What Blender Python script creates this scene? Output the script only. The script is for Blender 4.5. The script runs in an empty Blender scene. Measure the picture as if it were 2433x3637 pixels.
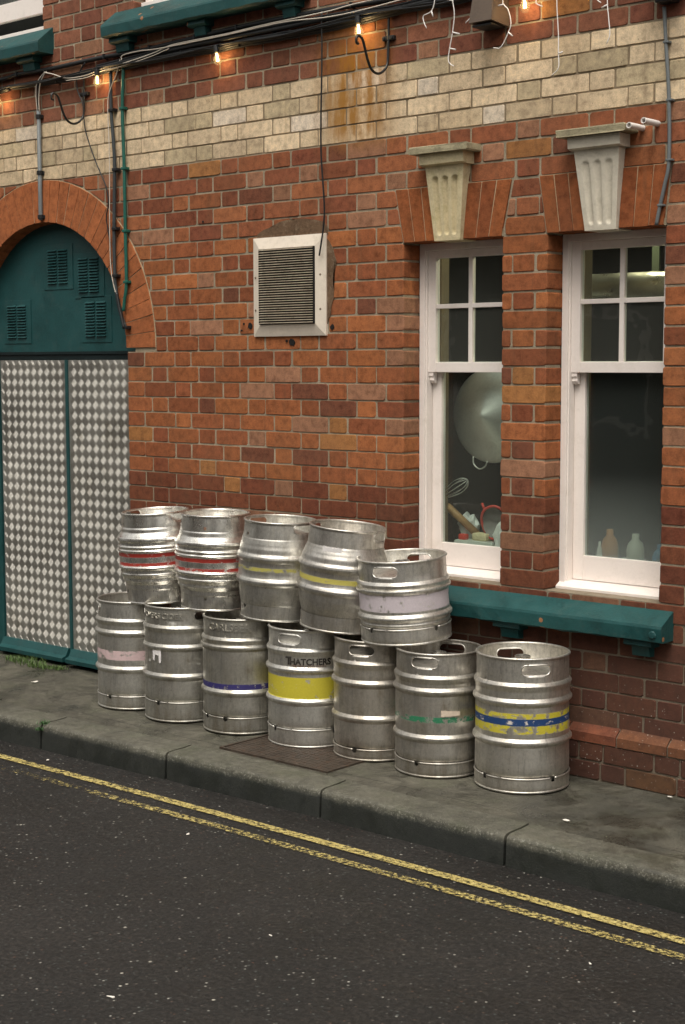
import bpy, bmesh, math, random
from mathutils import Vector, Matrix
rnd = random.Random(7)
PI = math.pi
scene = bpy.context.scene
C = scene.collection

# ------------------------------------------------------------------ camera
CAM = Vector((5.824, -5.125, 1.638))
YAW, PITCH, ROLL = 0.72068, 0.09691, -0.00211
fw = Vector((-math.sin(YAW) * math.cos(PITCH), math.cos(YAW) * math.cos(PITCH), -math.sin(PITCH)))
rt = Vector((math.cos(YAW), math.sin(YAW), 0)); up = rt.cross(fw)
r2 = rt * math.cos(ROLL) + up * math.sin(ROLL); u2 = -rt * math.sin(ROLL) + up * math.cos(ROLL)
cd = bpy.data.cameras.new('camera'); cam = bpy.data.objects.new('camera', cd); C.objects.link(cam)
cam.matrix_world = Matrix.Translation(CAM) @ Matrix((r2, u2, -fw)).transposed().to_4x4()
cd.sensor_fit = 'HORIZONTAL'; cd.sensor_width = 36.0; cd.lens = 36.0 * 5419.84 / 2433
cd.clip_start = 0.05; cd.clip_end = 500
scene.camera = cam
scene.render.resolution_x = 685; scene.render.resolution_y = 1024

# ------------------------------------------------------------------ world, sun, exposure
SUN_EL, SUN_AZ = math.radians(62), math.radians(150)      # compass style: 180 = from the street side (-Y)
w = bpy.data.worlds.new('World'); scene.world = w; w.use_nodes = True
nt = w.node_tree; nt.nodes.clear()
sky = nt.nodes.new('ShaderNodeTexSky'); sky.sky_type = 'NISHITA'; sky.sun_disc = False
sky.sun_elevation = SUN_EL; sky.sun_rotation = SUN_AZ
sky.air_density = 1.0; sky.dust_density = 6.0; sky.ozone_density = 1.0
hs = nt.nodes.new('ShaderNodeHueSaturation'); hs.inputs['Saturation'].default_value = 0.12
bg = nt.nodes.new('ShaderNodeBackground'); bg.inputs['Strength'].default_value = 0.15
wo = nt.nodes.new('ShaderNodeOutputWorld')
nt.links.new(sky.outputs[0], hs.inputs['Color']); wm = nt.nodes.new('ShaderNodeMix'); wm.data_type = 'RGBA'; wm.blend_type = 'MULTIPLY'; wm.inputs[0].default_value = 1; wm.inputs[7].default_value = (1, .965, .90, 1)
nt.links.new(hs.outputs[0], wm.inputs[6]); nt.links.new(wm.outputs[2], bg.inputs[0]); nt.links.new(bg.outputs[0], wo.inputs[0])
sl = bpy.data.lights.new('sun', 'SUN'); sl.energy = 1.1; sl.angle = math.radians(28); sl.color = (1, .95, .87)
so = bpy.data.objects.new('sun', sl); C.objects.link(so)
sd = Vector((math.sin(SUN_AZ) * math.cos(SUN_EL), math.cos(SUN_AZ) * math.cos(SUN_EL), math.sin(SUN_EL)))
so.rotation_euler = sd.to_track_quat('Z', 'Y').to_euler(); so.location = (2, -6, 9)
vs = scene.view_settings; vs.view_transform = 'Standard'; vs.look = 'None'; vs.exposure = 0.34; vs.gamma = 1.0

# ------------------------------------------------------------------ material helpers
def srgb(r, g, b):
    f = lambda c: (c / 255 / 12.92) if c / 255 <= .04045 else ((c / 255 + .055) / 1.055) ** 2.4
    return (f(r), f(g), f(b), 1)
class N:
    """tiny node-tree writer"""
    def __init__(s, name, rough=.6, metal=0.0, col=(.5, .5, .5, 1), spec=.5):
        s.m = bpy.data.materials.new(name); s.m.use_nodes = True; s.t = s.m.node_tree
        s.b = s.t.nodes['Principled BSDF']; s.out = s.t.nodes['Material Output']
        s.b.inputs['Base Color'].default_value = col; s.b.inputs['Roughness'].default_value = rough
        s.b.inputs['Metallic'].default_value = metal; s.b.inputs['Specular IOR Level'].default_value = spec
        s._tc = None
    def n(s, kind, **kw):
        x = s.t.nodes.new(kind)
        for k, v in kw.items(): setattr(x, k, v)
        return x
    def l(s, a, b): s.t.links.new(a, b)
    def tc(s):
        if not s._tc: s._tc = s.n('ShaderNodeTexCoord')
        return s._tc.outputs['Object']
    def mapv(s, scale=(1, 1, 1), loc=(0, 0, 0)):
        m = s.n('ShaderNodeMapping'); m.inputs['Scale'].default_value = scale; m.inputs['Location'].default_value = loc
        s.l(s.tc(), m.inputs[0]); return m.outputs[0]
    def noise(s, scale, detail=4, rough=.6, vec=None, dist=0):
        x = s.n('ShaderNodeTexNoise'); x.inputs['Scale'].default_value = scale; x.inputs['Detail'].default_value = detail
        x.inputs['Roughness'].default_value = rough; x.inputs['Distortion'].default_value = dist
        s.l(vec if vec is not None else s.tc(), x.inputs['Vector']); return x.outputs['Fac']
    def voro(s, scale, vec=None, feature='F1', out='Distance', rand=1.0):
        x = s.n('ShaderNodeTexVoronoi'); x.feature = feature; x.inputs['Scale'].default_value = scale
        x.inputs['Randomness'].default_value = rand
        s.l(vec if vec is not None else s.tc(), x.inputs['Vector']); return x.outputs[out]
    def ramp(s, fac, *stops):
        r = s.n('ShaderNodeValToRGB'); e = r.color_ramp.elements
        e[0].position = stops[0][0]; e[0].color = stops[0][1]; e[1].position = stops[-1][0]; e[1].color = stops[-1][1]
        for p, c in stops[1:-1]:
            q = e.new(p); q.color = c
        s.l(fac, r.inputs[0]); return r.outputs[0]
    def rng(s, fac, a, b, c=0., d=1., smooth=False):
        r = s.n('ShaderNodeMapRange'); r.interpolation_type = 'SMOOTHSTEP' if smooth else 'LINEAR'
        for i, v in enumerate((a, b, c, d)): r.inputs[i + 1].default_value = v
        s.l(fac, r.inputs[0]); return r.outputs[0]
    def math(s, op, a, b=None, clamp=False):
        m = s.n('ShaderNodeMath'); m.operation = op; m.use_clamp = clamp
        for i, v in enumerate((a, b)):
            if v is None: continue
            if isinstance(v, (int, float)): m.inputs[i].default_value = v
            else: s.l(v, m.inputs[i])
        return m.outputs[0]
    def mix(s, fac, a, b, mode='MIX'):
        m = s.n('ShaderNodeMix'); m.data_type = 'RGBA'; m.blend_type = mode
        for i, v in ((0, fac), (6, a), (7, b)):
            if isinstance(v, (int, float)): m.inputs[i].default_value = v
            elif isinstance(v, tuple): m.inputs[i].default_value = v
            else: s.l(v, m.inputs[i])
        return m.outputs[2]
    def sep(s):
        x = s.n('ShaderNodeSeparateXYZ'); s.l(s.tc(), x.inputs[0]); return x.outputs
    def col(s, v):
        if isinstance(v, tuple): s.b.inputs['Base Color'].default_value = v
        else: s.l(v, s.b.inputs['Base Color'])
        return s
    def rough(s, v): s.l(v, s.b.inputs['Roughness']); return s
    def bump(s, h, dist=.002, strength=1.0):
        b = s.n('ShaderNodeBump'); b.inputs['Distance'].default_value = dist; b.inputs['Strength'].default_value = strength
        s.l(h, b.inputs['Height'])
        if s.b.inputs['Normal'].is_linked: s.l(s.b.inputs['Normal'].links[0].from_socket, b.inputs['Normal'])
        s.l(b.outputs[0], s.b.inputs['Normal']); return s
    def add(s, *v):
        r = v[0]
        for x in v[1:]: r = s.math('ADD', r, x)
        return r
W1 = (1, 1, 1, 1); B0 = (0, 0, 0, 1)

def M_brick():
    n = N('fired brick', rough=.88, spec=.08)
    a = n.n('ShaderNodeAttribute', attribute_name='Col').outputs['Color']
    big = n.noise(2.2, 5, .6); mid = n.noise(26, 6, .7); fine = n.noise(220, 3, .7)
    c = n.mix(1.0, a, n.ramp(mid, (.30, (.58, .55, .54, 1)), (.5, W1), (.68, (1.28, 1.25, 1.2, 1))), 'MULTIPLY')
    c = n.mix(1.0, c, n.ramp(fine, (.3, (.8, .8, .8, 1)), (.7, (1.15, 1.15, 1.15, 1))), 'MULTIPLY')
    # dark pits and burnt specks
    pit = n.rng(n.voro(55, out='Distance'), .05, .13, 1, 0)
    pitm = n.math('MULTIPLY', pit, n.rng(n.noise(9, 3), .52, .62))
    c = n.mix(pitm, c, (.03, .018, .012, 1))
    # grey-brown weathering
    c = n.mix(n.rng(big, .48, .7, 0, .30), c, (.13, .075, .045, 1))
    o = n.sep()
    # vertical run-off streaks
    st = n.noise(1, 4, .6, n.mapv((28, 28, 1.6)))
    c = n.mix(n.rng(st, .56, .75, 0, .35), c, (.12, .075, .045, 1))
    # ochre rust run under the bracket
    dx = n.math('ABSOLUTE', n.math('SUBTRACT', o['X'], 1.40))
    m = n.math('MULTIPLY', n.rng(dx, .06, .30, 1, 0, True), n.rng(o['Z'], 2.52, 2.68, 0, 1, True))
    m = n.math('MULTIPLY', m, n.rng(o['Z'], 2.92, 3.12, 1, .15, True))
    m = n.math('MULTIPLY', m, n.rng(n.noise(1, 5, .65, n.mapv((17, 17, 4))), .36, .56, .3, 1))
    c = n.mix(n.math('MULTIPLY', m, .92), c, (.30, .135, .022, 1))
    # grime rising from the pavement, with pale salt specks
    low = n.math('MULTIPLY', n.rng(o['Z'], .1, 1.35, 1, 0, True), n.rng(n.noise(4, 4), .3, .65, .45, 1))
    c = n.mix(n.math('MULTIPLY', low, .62), c, (.075, .045, .034, 1))
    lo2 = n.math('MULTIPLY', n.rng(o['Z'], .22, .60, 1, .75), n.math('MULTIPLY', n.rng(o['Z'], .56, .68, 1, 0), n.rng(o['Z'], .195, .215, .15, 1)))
    c = n.mix(n.math('MULTIPLY', lo2, .45), c, (.060, .038, .032, 1))  # extra grime below sill height, also painting in the shade under the sill
    sp = n.rng(n.voro(60, out='Distance'), .08, .20, 1, 0)
    sp = n.math('MULTIPLY', sp, n.rng(n.noise(16, 5, .8), .46, .56))
    sp = n.math('MULTIPLY', sp, n.rng(o['Z'], .12, .62, 1, 0, True))
    sp = n.math('MULTIPLY', sp, n.rng(o['X'], 1.9, 2.7, .1, 1))
    c = n.mix(n.math('MULTIPLY', sp, .8), c, (.42, .38, .33, 1))
    n.col(c)
    n.bump(n.add(n.math('MULTIPLY', mid, .5), n.math('MULTIPLY', fine, .25), n.math('MULTIPLY', pitm, -.8)), .0035)
    return n.m
def M_mortar():
    n = N('lime mortar', rough=.95, spec=.1)
    a = n.noise(7, 5); f = n.noise(180, 4, .75)
    c = n.ramp(n.add(n.math('MULTIPLY', a, .6), n.math('MULTIPLY', f, .4)), (.32, (.18, .145, .10, 1)), (.5, (.31, .26, .185, 1)), (.7, (.45, .38, .285, 1)))
    o = n.sep()
    c = n.mix(n.rng(o['Z'], .1, 1.3, .8, 0, True), c, (.11, .085, .065, 1))
    # tight dirty joints inside the cream band
    band = n.math('MULTIPLY', n.rng(o['Z'], 2.59, 2.605), n.rng(o['Z'], 2.89, 2.905, 1, 0))
    c = n.mix(n.math('MULTIPLY', band, .62), c, (.20, .145, .085, 1))
    n.col(c); n.bump(f, .003); return n.m
def M_plain(name, col, rough=.6, var=.25, scale=8, bump=.0006, spec=.4, metal=0, fscale=90, dirt=None, dirtamt=.5):
    n = N(name, rough=rough, spec=spec, metal=metal)
    a = n.noise(scale, 5, .6); f = n.noise(fscale, 4, .7)
    d = tuple(x * (1 - var) for x in col[:3]) + (1,); e = tuple(min(1, x * (1 + var * .6)) for x in col[:3]) + (1,)
    c = n.ramp(n.add(n.math('MULTIPLY', a, .6), n.math('MULTIPLY', f, .4)), (.35, d), (.5, col), (.65, e))
    if dirt: c = n.mix(n.rng(n.noise(scale * 2.3, 6, .75), .52, .72, 0, dirtamt), c, dirt)
    n.col(c)
    n.rough(n.rng(a, .3, .7, max(rough - .1, .03), min(rough + .12, 1)))
    if bump: n.bump(f, bump)
    return n.m
def M_steel(name, bands=(), base=(.60, .58, .53, 1), grime=.5, rough=.34, shine=0, wear=.5):
    """beer keg steel; bands = (z0, z1, colour, missing 0..1)"""
    n = N(name, rough=rough, metal=.95, spec=.5)
    st = n.noise(1, 5, .65, n.mapv((30, 30, 4))); blot = n.noise(9, 6, .7); fine = n.noise(140, 3, .7)
    g = n.add(n.math('MULTIPLY', st, .45), n.math('MULTIPLY', blot, .55))
    dark = tuple(x * y for x, y in zip(base[:3], (.50, .465, .41))) + (1,)
    c = n.ramp(g, (.38, tuple(min(1, x * 1.12) for x in base[:3]) + (1,)), (.50, tuple(x * .93 for x in base[:3]) + (1,)), (.64, dark))
    base = tuple(min(.86, x * q) for x, q in zip(base[:3], (1.06, 1.07, 1.085))) + (1,)
    c = n.mix(1.0, c, (1.06, 1.07, 1.085, 1), 'MULTIPLY')
    c = n.mix(1 - grime, c, base)
    br = n.math('MULTIPLY', n.rng(n.noise(1, 4, .6, n.mapv((9, 9, 4), (3, 1, 2))), .5, .66), grime)
    c = n.mix(n.math('MULTIPLY', br, .42), c, (.36, .32, .26, 1))
    spots = n.math('MULTIPLY', n.rng(n.voro(38), .04, .11, 1, 0), n.rng(n.noise(5, 3), .48, .6))
    c = n.mix(n.math('MULTIPLY', spots, .75), c, (.07, .055, .04, 1))
    gr = n.noise(75, 5, .85)
    c = n.mix(1.0, c, n.ramp(gr, (.34, (.80, .80, .79, 1)), (.5, W1), (.66, (1.14, 1.14, 1.13, 1))), 'MULTIPLY')
    v3 = n.noise(1, 5, .7, n.mapv((60, 60, 9), (5, 2, 1)))
    c = n.mix(n.math('MULTIPLY', n.rng(v3, .52, .66), .48), c, tuple(x * .42 for x in base[:3]) + (1,))
    # scuffs running round the drum
    sc = n.rng(n.noise(1, 6, .8, n.mapv((4, 4, 120))), .62, .72)
    c = n.mix(n.math('MULTIPLY', sc, .22), c, (.2, .19, .17, 1))
    ro = n.math('ADD', n.rng(g, .35, .7, rough - .07, rough + .12), n.math('MULTIPLY', fine, .06))
    met = .95
    zz = n.sep()['Z']; wob = n.math('MULTIPLY', n.math('SUBTRACT', n.noise(40, 3), .5), .004)
    z2 = n.math('ADD', zz, wob); total = None
    for k, (z0, z1, colr, miss) in enumerate(bands):
        m = n.math('MULTIPLY', n.rng(z2, z0 - .0012, z0 + .0012), n.rng(z2, z1 - .0012, z1 + .0012, 1, 0))
        wn = n.noise(1, 6, .72, n.mapv((22, 22, 30), (k * 3.1, 1.7, k)))
        t = .30 + miss * .42
        m = n.math('MULTIPLY', m, n.rng(wn, t - .025, t + .025))
        c = n.mix(m, c, n.mix(n.rng(fine, .3, .7, 0, .25), colr, tuple(x * .45 for x in colr[:3]) + (1,)))
        total = m if total is None else n.math('MAXIMUM', total, m)
    if total is not None:
        n.l(n.math('MULTIPLY', n.math('SUBTRACT', 1.0, total), met), n.b.inputs['Metallic'])
        ro = n.add(ro, n.math('MULTIPLY', total, .18))
    n.col(c); n.rough(ro)
    n.bump(n.noise(7, 3, .5), .0035, .55); n.bump(n.add(n.math('MULTIPLY', fine, .5), st), .0006, .6)
    return n.m

def M_road():
    n = N('worn asphalt', rough=.75, spec=.35)
    a = n.noise(1.1, 5, .6); mid = n.noise(60, 4, .8); f = n.noise(300, 3, .8)
    c = n.ramp(n.add(n.math('MULTIPLY', a, .3), n.math('MULTIPLY', mid, .7)), (.3, (.0045, .0043, .0040, 1)), (.5, (.0150, .0137, .0123, 1)), (.7, (.044, .038, .033, 1)))
    vo = n.n('ShaderNodeTexVoronoi'); vo.inputs['Scale'].default_value = 56; n.l(n.tc(), vo.inputs['Vector'])
    cell = n.n('ShaderNodeSeparateColor'); n.l(vo.outputs['Color'], cell.inputs[0])
    chip = n.math('MULTIPLY', n.rng(vo.outputs['Distance'], .16, .28, 1, 0), n.math('GREATER_THAN', cell.outputs[0], .52))
    c = n.mix(n.math('MULTIPLY', chip, .95), c, n.ramp(cell.outputs[1], (0, (.028, .028, .026, 1)), (.4, (.075, .085, .08, 1)), (.66, (.085, .045, .03, 1)), (.84, (.12, .125, .115, 1)), (.94, (.22, .215, .19, 1)), (1, (.36, .35, .31, 1))))
    v2 = n.n('ShaderNodeTexVoronoi'); v2.inputs['Scale'].default_value = 15; n.l(n.tc(), v2.inputs['Vector'])
    c2 = n.n('ShaderNodeSeparateColor'); n.l(v2.outputs['Color'], c2.inputs[0])
    big = n.math('MULTIPLY', n.rng(v2.outputs['Distance'], .06, .10, 1, 0), n.math('GREATER_THAN', c2.outputs[0], .86))
    c = n.mix(n.math('MULTIPLY', big, .8), c, (.42, .40, .34, 1))
    n.col(c); n.rough(n.rng(n.noise(3, 5, .7), .35, .65, .42, .75))
    n.bump(n.add(n.math('MULTIPLY', mid, .8), n.math('MULTIPLY', vo.outputs['Distance'], -.5), n.math('MULTIPLY', f, .3)), .006)
    return n.m
def M_concrete(name, base, green=.3, wet=.3, face=False):
    n = N(name, rough=.8, spec=.35)
    a = n.noise(2.6, 6, .65, dist=.4); mid = n.noise(24, 5, .75); f = n.noise(170, 4, .8)
    k = lambda s: tuple(x * s for x in base[:3]) + (1,)
    c = n.ramp(n.add(n.math('MULTIPLY', a, .36), n.math('MULTIPLY', mid, .34), n.math('MULTIPLY', f, .30)), (.38, k(.36)), (.47, k(.78)), (.54, k(1.15)), (.64, k(1.6)))
    c = n.mix(n.rng(n.noise(5, 5, .7), .48, .7, 0, green), c, (.055, .065, .032, 1))
    sp = n.math('MULTIPLY', n.rng(n.voro(110), .10, .2, 1, 0), n.rng(n.noise(30, 3), .5, .6))
    c = n.mix(n.math('MULTIPLY', sp, .6), c, (.40, .39, .34, 1))
    if face:        # road grime and painted-in shade on the kerb face, chipped pale arris above it
        z = n.sep()['Z']; zz = n.math('ADD', z, n.math('MULTIPLY', n.math('SUBTRACT', n.noise(14, 4, .7), .5), .03))
        c = n.mix(n.rng(zz, -.040, -.014, .88, 0), c, (.014, .017, .016, 1))
        ch = n.math('MULTIPLY', n.rng(n.noise(95, 4, .8), .54, .62), n.math('MULTIPLY', n.rng(zz, -.042, -.022), n.rng(zz, -.012, -.002, 1, 0)))
        c = n.mix(n.math('MULTIPLY', ch, .5), c, (.34, .33, .28, 1))
    else:           # damp, dirtier toward the wall at the right
        o = n.sep(); m = n.math('MULTIPLY', n.rng(o['X'], 2.2, 3.0, 0, 1, True), n.rng(n.noise(6, 5, .7), .42, .58))
        c = n.mix(n.math('MULTIPLY', m, .6), c, (.035, .035, .028, 1))
        wetm = n.rng(n.noise(3.3, 5, .7, dist=.6), .46, .60)
        c = n.mix(n.math('MULTIPLY', wetm, .60), c, (.024, .024, .020, 1))
        wob = n.math('MULTIPLY', n.math('SUBTRACT', n.noise(6, 3), .5), .03)
        ln = n.rng(n.math('ABSOLUTE', n.add(o['Y'], wob, .605)), .0015, .0045, 1, 0)
        l2 = n.math('MULTIPLY', n.rng(n.math('ABSOLUTE', n.add(o['X'], wob, -1.86)), .0015, .0045, 1, 0), n.math('LESS_THAN', o['Y'], -.60))
        c = n.mix(n.math('MULTIPLY', n.math('MAXIMUM', ln, l2), .6), c, (.018, .017, .013, 1))
    n.col(c); n.rough(n.rng(n.noise(3.3, 5, .7, dist=.6), .44, .60, 0.80, .70 - .48 * wet))
    n.bump(n.add(n.math('MULTIPLY', mid, .6), n.math('MULTIPLY', f, .4)), .004)
    return n.m
def M_emit(name, col, s):
    n = N(name); n.b.inputs['Emission Color'].default_value = col; n.b.inputs['Emission Strength'].default_value = s
    return n.m
def M_glass(name, misty=0.0, tint=(.9, .95, .92, 1)):
    m = bpy.data.materials.new(name); m.use_nodes = True; t = m.node_tree; t.nodes.clear()
    o = t.nodes.new('ShaderNodeOutputMaterial'); fr = t.nodes.new('ShaderNodeFresnel'); fr.inputs[0].default_value = 1.5
    gl = t.nodes.new('ShaderNodeBsdfGlossy'); gl.inputs['Roughness'].default_value = .02
    tcn = t.nodes.new('ShaderNodeTexCoord'); nz = t.nodes.new('ShaderNodeTexNoise'); nz.inputs['Scale'].default_value = 5
    bp = t.nodes.new('ShaderNodeBump'); bp.inputs['Distance'].default_value = .004; bp.inputs['Strength'].default_value = .5
    t.links.new(tcn.outputs['Object'], nz.inputs['Vector']); t.links.new(nz.outputs['Fac'], bp.inputs['Height']); t.links.new(bp.outputs[0], gl.inputs['Normal'])
    if misty:
        tr = t.nodes.new('ShaderNodeBsdfRefraction'); tr.inputs['Roughness'].default_value = .26; tr.inputs['IOR'].default_value = 1.12; tr.inputs['Color'].default_value = tint
        df = t.nodes.new('ShaderNodeBsdfDiffuse'); df.inputs['Color'].default_value = (.45, .5, .47, 1)
        m2 = t.nodes.new('ShaderNodeMixShader')
        sp = t.nodes.new('ShaderNodeSeparateXYZ'); t.links.new(tcn.outputs['Object'], sp.inputs[0])
        mr = t.nodes.new('ShaderNodeMapRange'); mr.inputs[1].default_value = .84; mr.inputs[2].default_value = 1.2; mr.inputs[3].default_value = misty * 3.0; mr.inputs[4].default_value = misty * .35
        t.links.new(sp.outputs['Z'], mr.inputs[0]); t.links.new(mr.outputs[0], m2.inputs[0])
        t.links.new(tr.outputs[0], m2.inputs[1]); t.links.new(df.outputs[0], m2.inputs[2]); src = m2.outputs[0]
    else:
        tr = t.nodes.new('ShaderNodeBsdfTransparent'); tr.inputs['Color'].default_value = tint
        df = t.nodes.new('ShaderNodeBsdfDiffuse'); df.inputs['Color'].default_value = (.5, .5, .45, 1)
        m2 = t.nodes.new('ShaderNodeMixShader'); m2.inputs[0].default_value = .040
        t.links.new(tr.outputs[0], m2.inputs[1]); t.links.new(df.outputs[0], m2.inputs[2]); src = m2.outputs[0]
    mx = t.nodes.new('ShaderNodeMixShader')
    ge = t.nodes.new('ShaderNodeNewGeometry'); inv = t.nodes.new('ShaderNodeMath'); inv.operation = 'SUBTRACT'; inv.inputs[0].default_value = 1
    mu = t.nodes.new('ShaderNodeMath'); mu.operation = 'MULTIPLY'
    t.links.new(ge.outputs['Backfacing'], inv.inputs[1]); t.links.new(inv.outputs[0], mu.inputs[0]); t.links.new(fr.outputs[0], mu.inputs[1])
    t.links.new(mu.outputs[0], mx.inputs[0]); t.links.new(src, mx.inputs[1]); t.links.new(gl.outputs[0], mx.inputs[2]); t.links.new(mx.outputs[0], o.inputs[0])
    return m

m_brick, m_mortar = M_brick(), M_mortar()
m_road = M_road()
m_pave = M_concrete('pavement concrete', (.088, .082, .063, 1), .35, .9)
m_kerb = M_concrete('kerb stone', (.096, .092, .072, 1), .35, .7, face=True)
m_teal = M_plain('teal gloss paint', (.008, .056, .057, 1), .5, .3, 7, .0008, .45, dirt=(.05, .08, .075, 1), dirtamt=.35)
def fleck(m, scale, thr, col):
    t = m.node_tree; b = t.nodes['Principled BSDF']; src = b.inputs['Base Color'].links[0].from_socket
    tc = t.nodes.new('ShaderNodeTexCoord'); v = t.nodes.new('ShaderNodeTexVoronoi'); v.inputs['Scale'].default_value = scale; t.links.new(tc.outputs['Object'], v.inputs['Vector'])
    sc = t.nodes.new('ShaderNodeSeparateColor'); t.links.new(v.outputs['Color'], sc.inputs[0])
    a = t.nodes.new('ShaderNodeMath'); a.operation = 'GREATER_THAN'; a.inputs[1].default_value = thr; t.links.new(sc.outputs[0], a.inputs[0])
    d = t.nodes.new('ShaderNodeMath'); d.operation = 'LESS_THAN'; d.inputs[1].default_value = .22; t.links.new(v.outputs['Distance'], d.inputs[0])
    p = t.nodes.new('ShaderNodeMath'); p.operation = 'MULTIPLY'; t.links.new(a.outputs[0], p.inputs[0]); t.links.new(d.outputs[0], p.inputs[1])
    m2 = t.nodes.new('ShaderNodeMix'); m2.data_type = 'RGBA'; t.links.new(p.outputs[0], m2.inputs[0]); t.links.new(src, m2.inputs[6]); m2.inputs[7].default_value = col
    t.links.new(m2.outputs[2], b.inputs['Base Color'])
m_tealsill = M_plain('weathered teal sill paint', (.008, .060, .060, 1), .5, .35, 9, .0012, .45, dirt=(.05, .09, .08, 1), dirtamt=.45)
fleck(m_tealsill, 22, .90, (.28, .13, .06, 1))
m_tealdark = M_plain('dark teal seal', (.004, .012, .013, 1), .5)
m_white = M_plain('white window paint', (.82, .75, .70, 1), .45, .05, 4, .0005, .4, dirt=(.46, .40, .32, 1), dirtamt=.28)
m_stone = M_plain('carved sandstone', (.60, .51, .32, 1), .9, .25, 9, .002, .2, dirt=(.33, .28, .12, 1), dirtamt=.6)
m_stone2 = M_plain('pale painted stone', (.60, .55, .45, 1), .9, .12, 9, .002, .2, dirt=(.30, .27, .2, 1), dirtamt=.4)
m_stonecap = M_plain('lichen covered stone', (.33, .29, .19, 1), .95, .35, 14, .003, .1, dirt=(.10, .10, .055, 1), dirtamt=.6)
m_vent = M_plain('cream aluminium', (.70, .62, .52, 1), .5, .08, 6, .0004, .4, dirt=(.36, .29, .2, 1), dirtamt=.4)
m_slat = M_plain('grimy slat', (.48, .41, .31, 1), .55, .3, 14, .0004, .4, dirt=(.12, .08, .04, 1), dirtamt=.8)
m_black = M_plain('black plastic', (.012, .013, .014, 1), .45, .3)
m_blackiron = M_plain('black painted iron', (.013, .014, .015, 1), .38, .3, 30, .0008)
m_greypvc = M_plain('grey conduit', (.13, .145, .15, 1), .5, .2, 10)
m_dkpvc = M_plain('weathered dark conduit', (.04, .048, .05, 1), .5, .25, 10)
m_greenpvc = M_plain('green painted conduit', (.012, .10, .075, 1), .4, .2, 10)
m_whitewire = M_plain('off-white cable', (.58, .52, .44, 1), .5, .15, 10)
m_fairy = M_plain('white fairy light cable', (.8, .76, .72, 1), .5, .05, 10)
m_rust = M_plain('rusty iron', (.045, .033, .024, 1), .6, .5, 12, .002, .4, dirt=(.075, .035, .018, 1), dirtamt=.8, fscale=45)
m_brownbox = M_plain('brown lamp housing', (.10, .072, .052, 1), .5, .2, 8)
m_paper = M_plain('paper scrap', (.75, .71, .64, 1), .8, .1)
m_cement = M_plain('smeared cement', (.135, .085, .052, 1), .95, .4, 9, .004, .1, dirt=(.28, .22, .15, 1), dirtamt=.8, fscale=60)
m_hole = M_plain('dark void', (.008, .007, .006, 1), .9)
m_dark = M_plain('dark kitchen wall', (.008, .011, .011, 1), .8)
m_glass = M_glass('window glass'); m_mist = M_glass('misted glass', .075)
m_yel = None
def M_yellow():
    n = N('worn yellow line paint', rough=.7, spec=.3)
    n.col(n.ramp(n.noise(70, 4, .8), (.3, (.24, .18, .055, 1)), (.5, (.46, .37, .13, 1)), (.7, (.62, .53, .23, 1))))
    wn = n.noise(1, 6, .85, n.mapv((55, 70, 55))); big = n.noise(1.7, 2)
    o = n.sep()
    outer = n.rng(o['Y'], -1.13, -1.11, 1, 0)       # outer line is more worn, most of all to the left
    leftw = n.rng(o['X'], -.2, 1.4, .15, 0)
    th = n.add(n.rng(big, .3, .7, .51, .455), n.math('MULTIPLY', outer, n.math('ADD', leftw, .035)))
    a = n.rng(n.math('SUBTRACT', wn, th), -.03, .03)
    n.l(a, n.b.inputs['Alpha'])
    n.bump(n.noise(150, 4), .003); return n.m
m_yel = M_yellow()

# ------------------------------------------------------------------ mesh helpers
def finish(bm, name, mat, parent=None, smooth=False, loc=None, mats=None):
    me = bpy.data.meshes.new(name); bmesh.ops.recalc_face_normals(bm, faces=bm.faces) if mats != 'keep' else None
    bm.to_mesh(me); bm.free()
    for m in (mat if isinstance(mat, (list, tuple)) else [mat]): me.materials.append(m)
    if smooth:
        for p in me.polygons: p.use_smooth = True
    o = bpy.data.objects.new(name, me); C.objects.link(o)
    if parent: o.parent = parent
    if loc: o.location = loc
    return o
def smooth_by_angle(o, deg=35):
    me = o.data
    for p in me.polygons: p.use_smooth = True
    bm = bmesh.new(); bm.from_mesh(me)
    for e in bm.edges:
        if len(e.link_faces) == 2 and e.calc_face_angle(0) > math.radians(deg): e.smooth = False
    bm.to_mesh(me); bm.free()
def thing(name, label, cat, loc=(0, 0, 0), group=None):
    o = bpy.data.objects.new(name, None); C.objects.link(o); o.location = loc; o.empty_display_size = .1
    o['label'] = label; o['category'] = cat
    if group: o['group'] = group
    return o
def tag(o, label, cat, group=None):
    o['label'] = label; o['category'] = cat
    if group: o['group'] = group
    return o
def struct(o): o['kind'] = 'structure'; return o
def box(bm, x0, x1, y0, y1, z0, z1, bev=0):
    r = bmesh.ops.create_cube(bm, size=1)
    for v in r['verts']:
        v.co = Vector(((x0 + x1) / 2 + v.co.x * (x1 - x0), (y0 + y1) / 2 + v.co.y * (y1 - y0), (z0 + z1) / 2 + v.co.z * (z1 - z0)))
    if bev:
        es = list({e for v in r['verts'] for e in v.link_edges})
        bmesh.ops.bevel(bm, geom=es, offset=bev, segments=2, affect='EDGES', profile=.6)
def prism_x(bm, prof, x0, x1):      # profile of (y,z), extruded along x
    a = [bm.verts.new((x0, y, z)) for y, z in prof]; b = [bm.verts.new((x1, y, z)) for y, z in prof]
    k = len(prof)
    for i in range(k): bm.faces.new((a[i], a[(i + 1) % k], b[(i + 1) % k], b[i]))
    bm.faces.new(a[::-1]); bm.faces.new(b)
def prism_y(bm, poly, y0, y1):      # polygon of (x,z), extruded along y
    a = [bm.verts.new((x, y0, z)) for x, z in poly]; b = [bm.verts.new((x, y1, z)) for x, z in poly]
    k = len(poly)
    for i in range(k): bm.faces.new((a[i], a[(i + 1) % k], b[(i + 1) % k], b[i]))
    bm.faces.new(a[::-1]); bm.faces.new(b)
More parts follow.
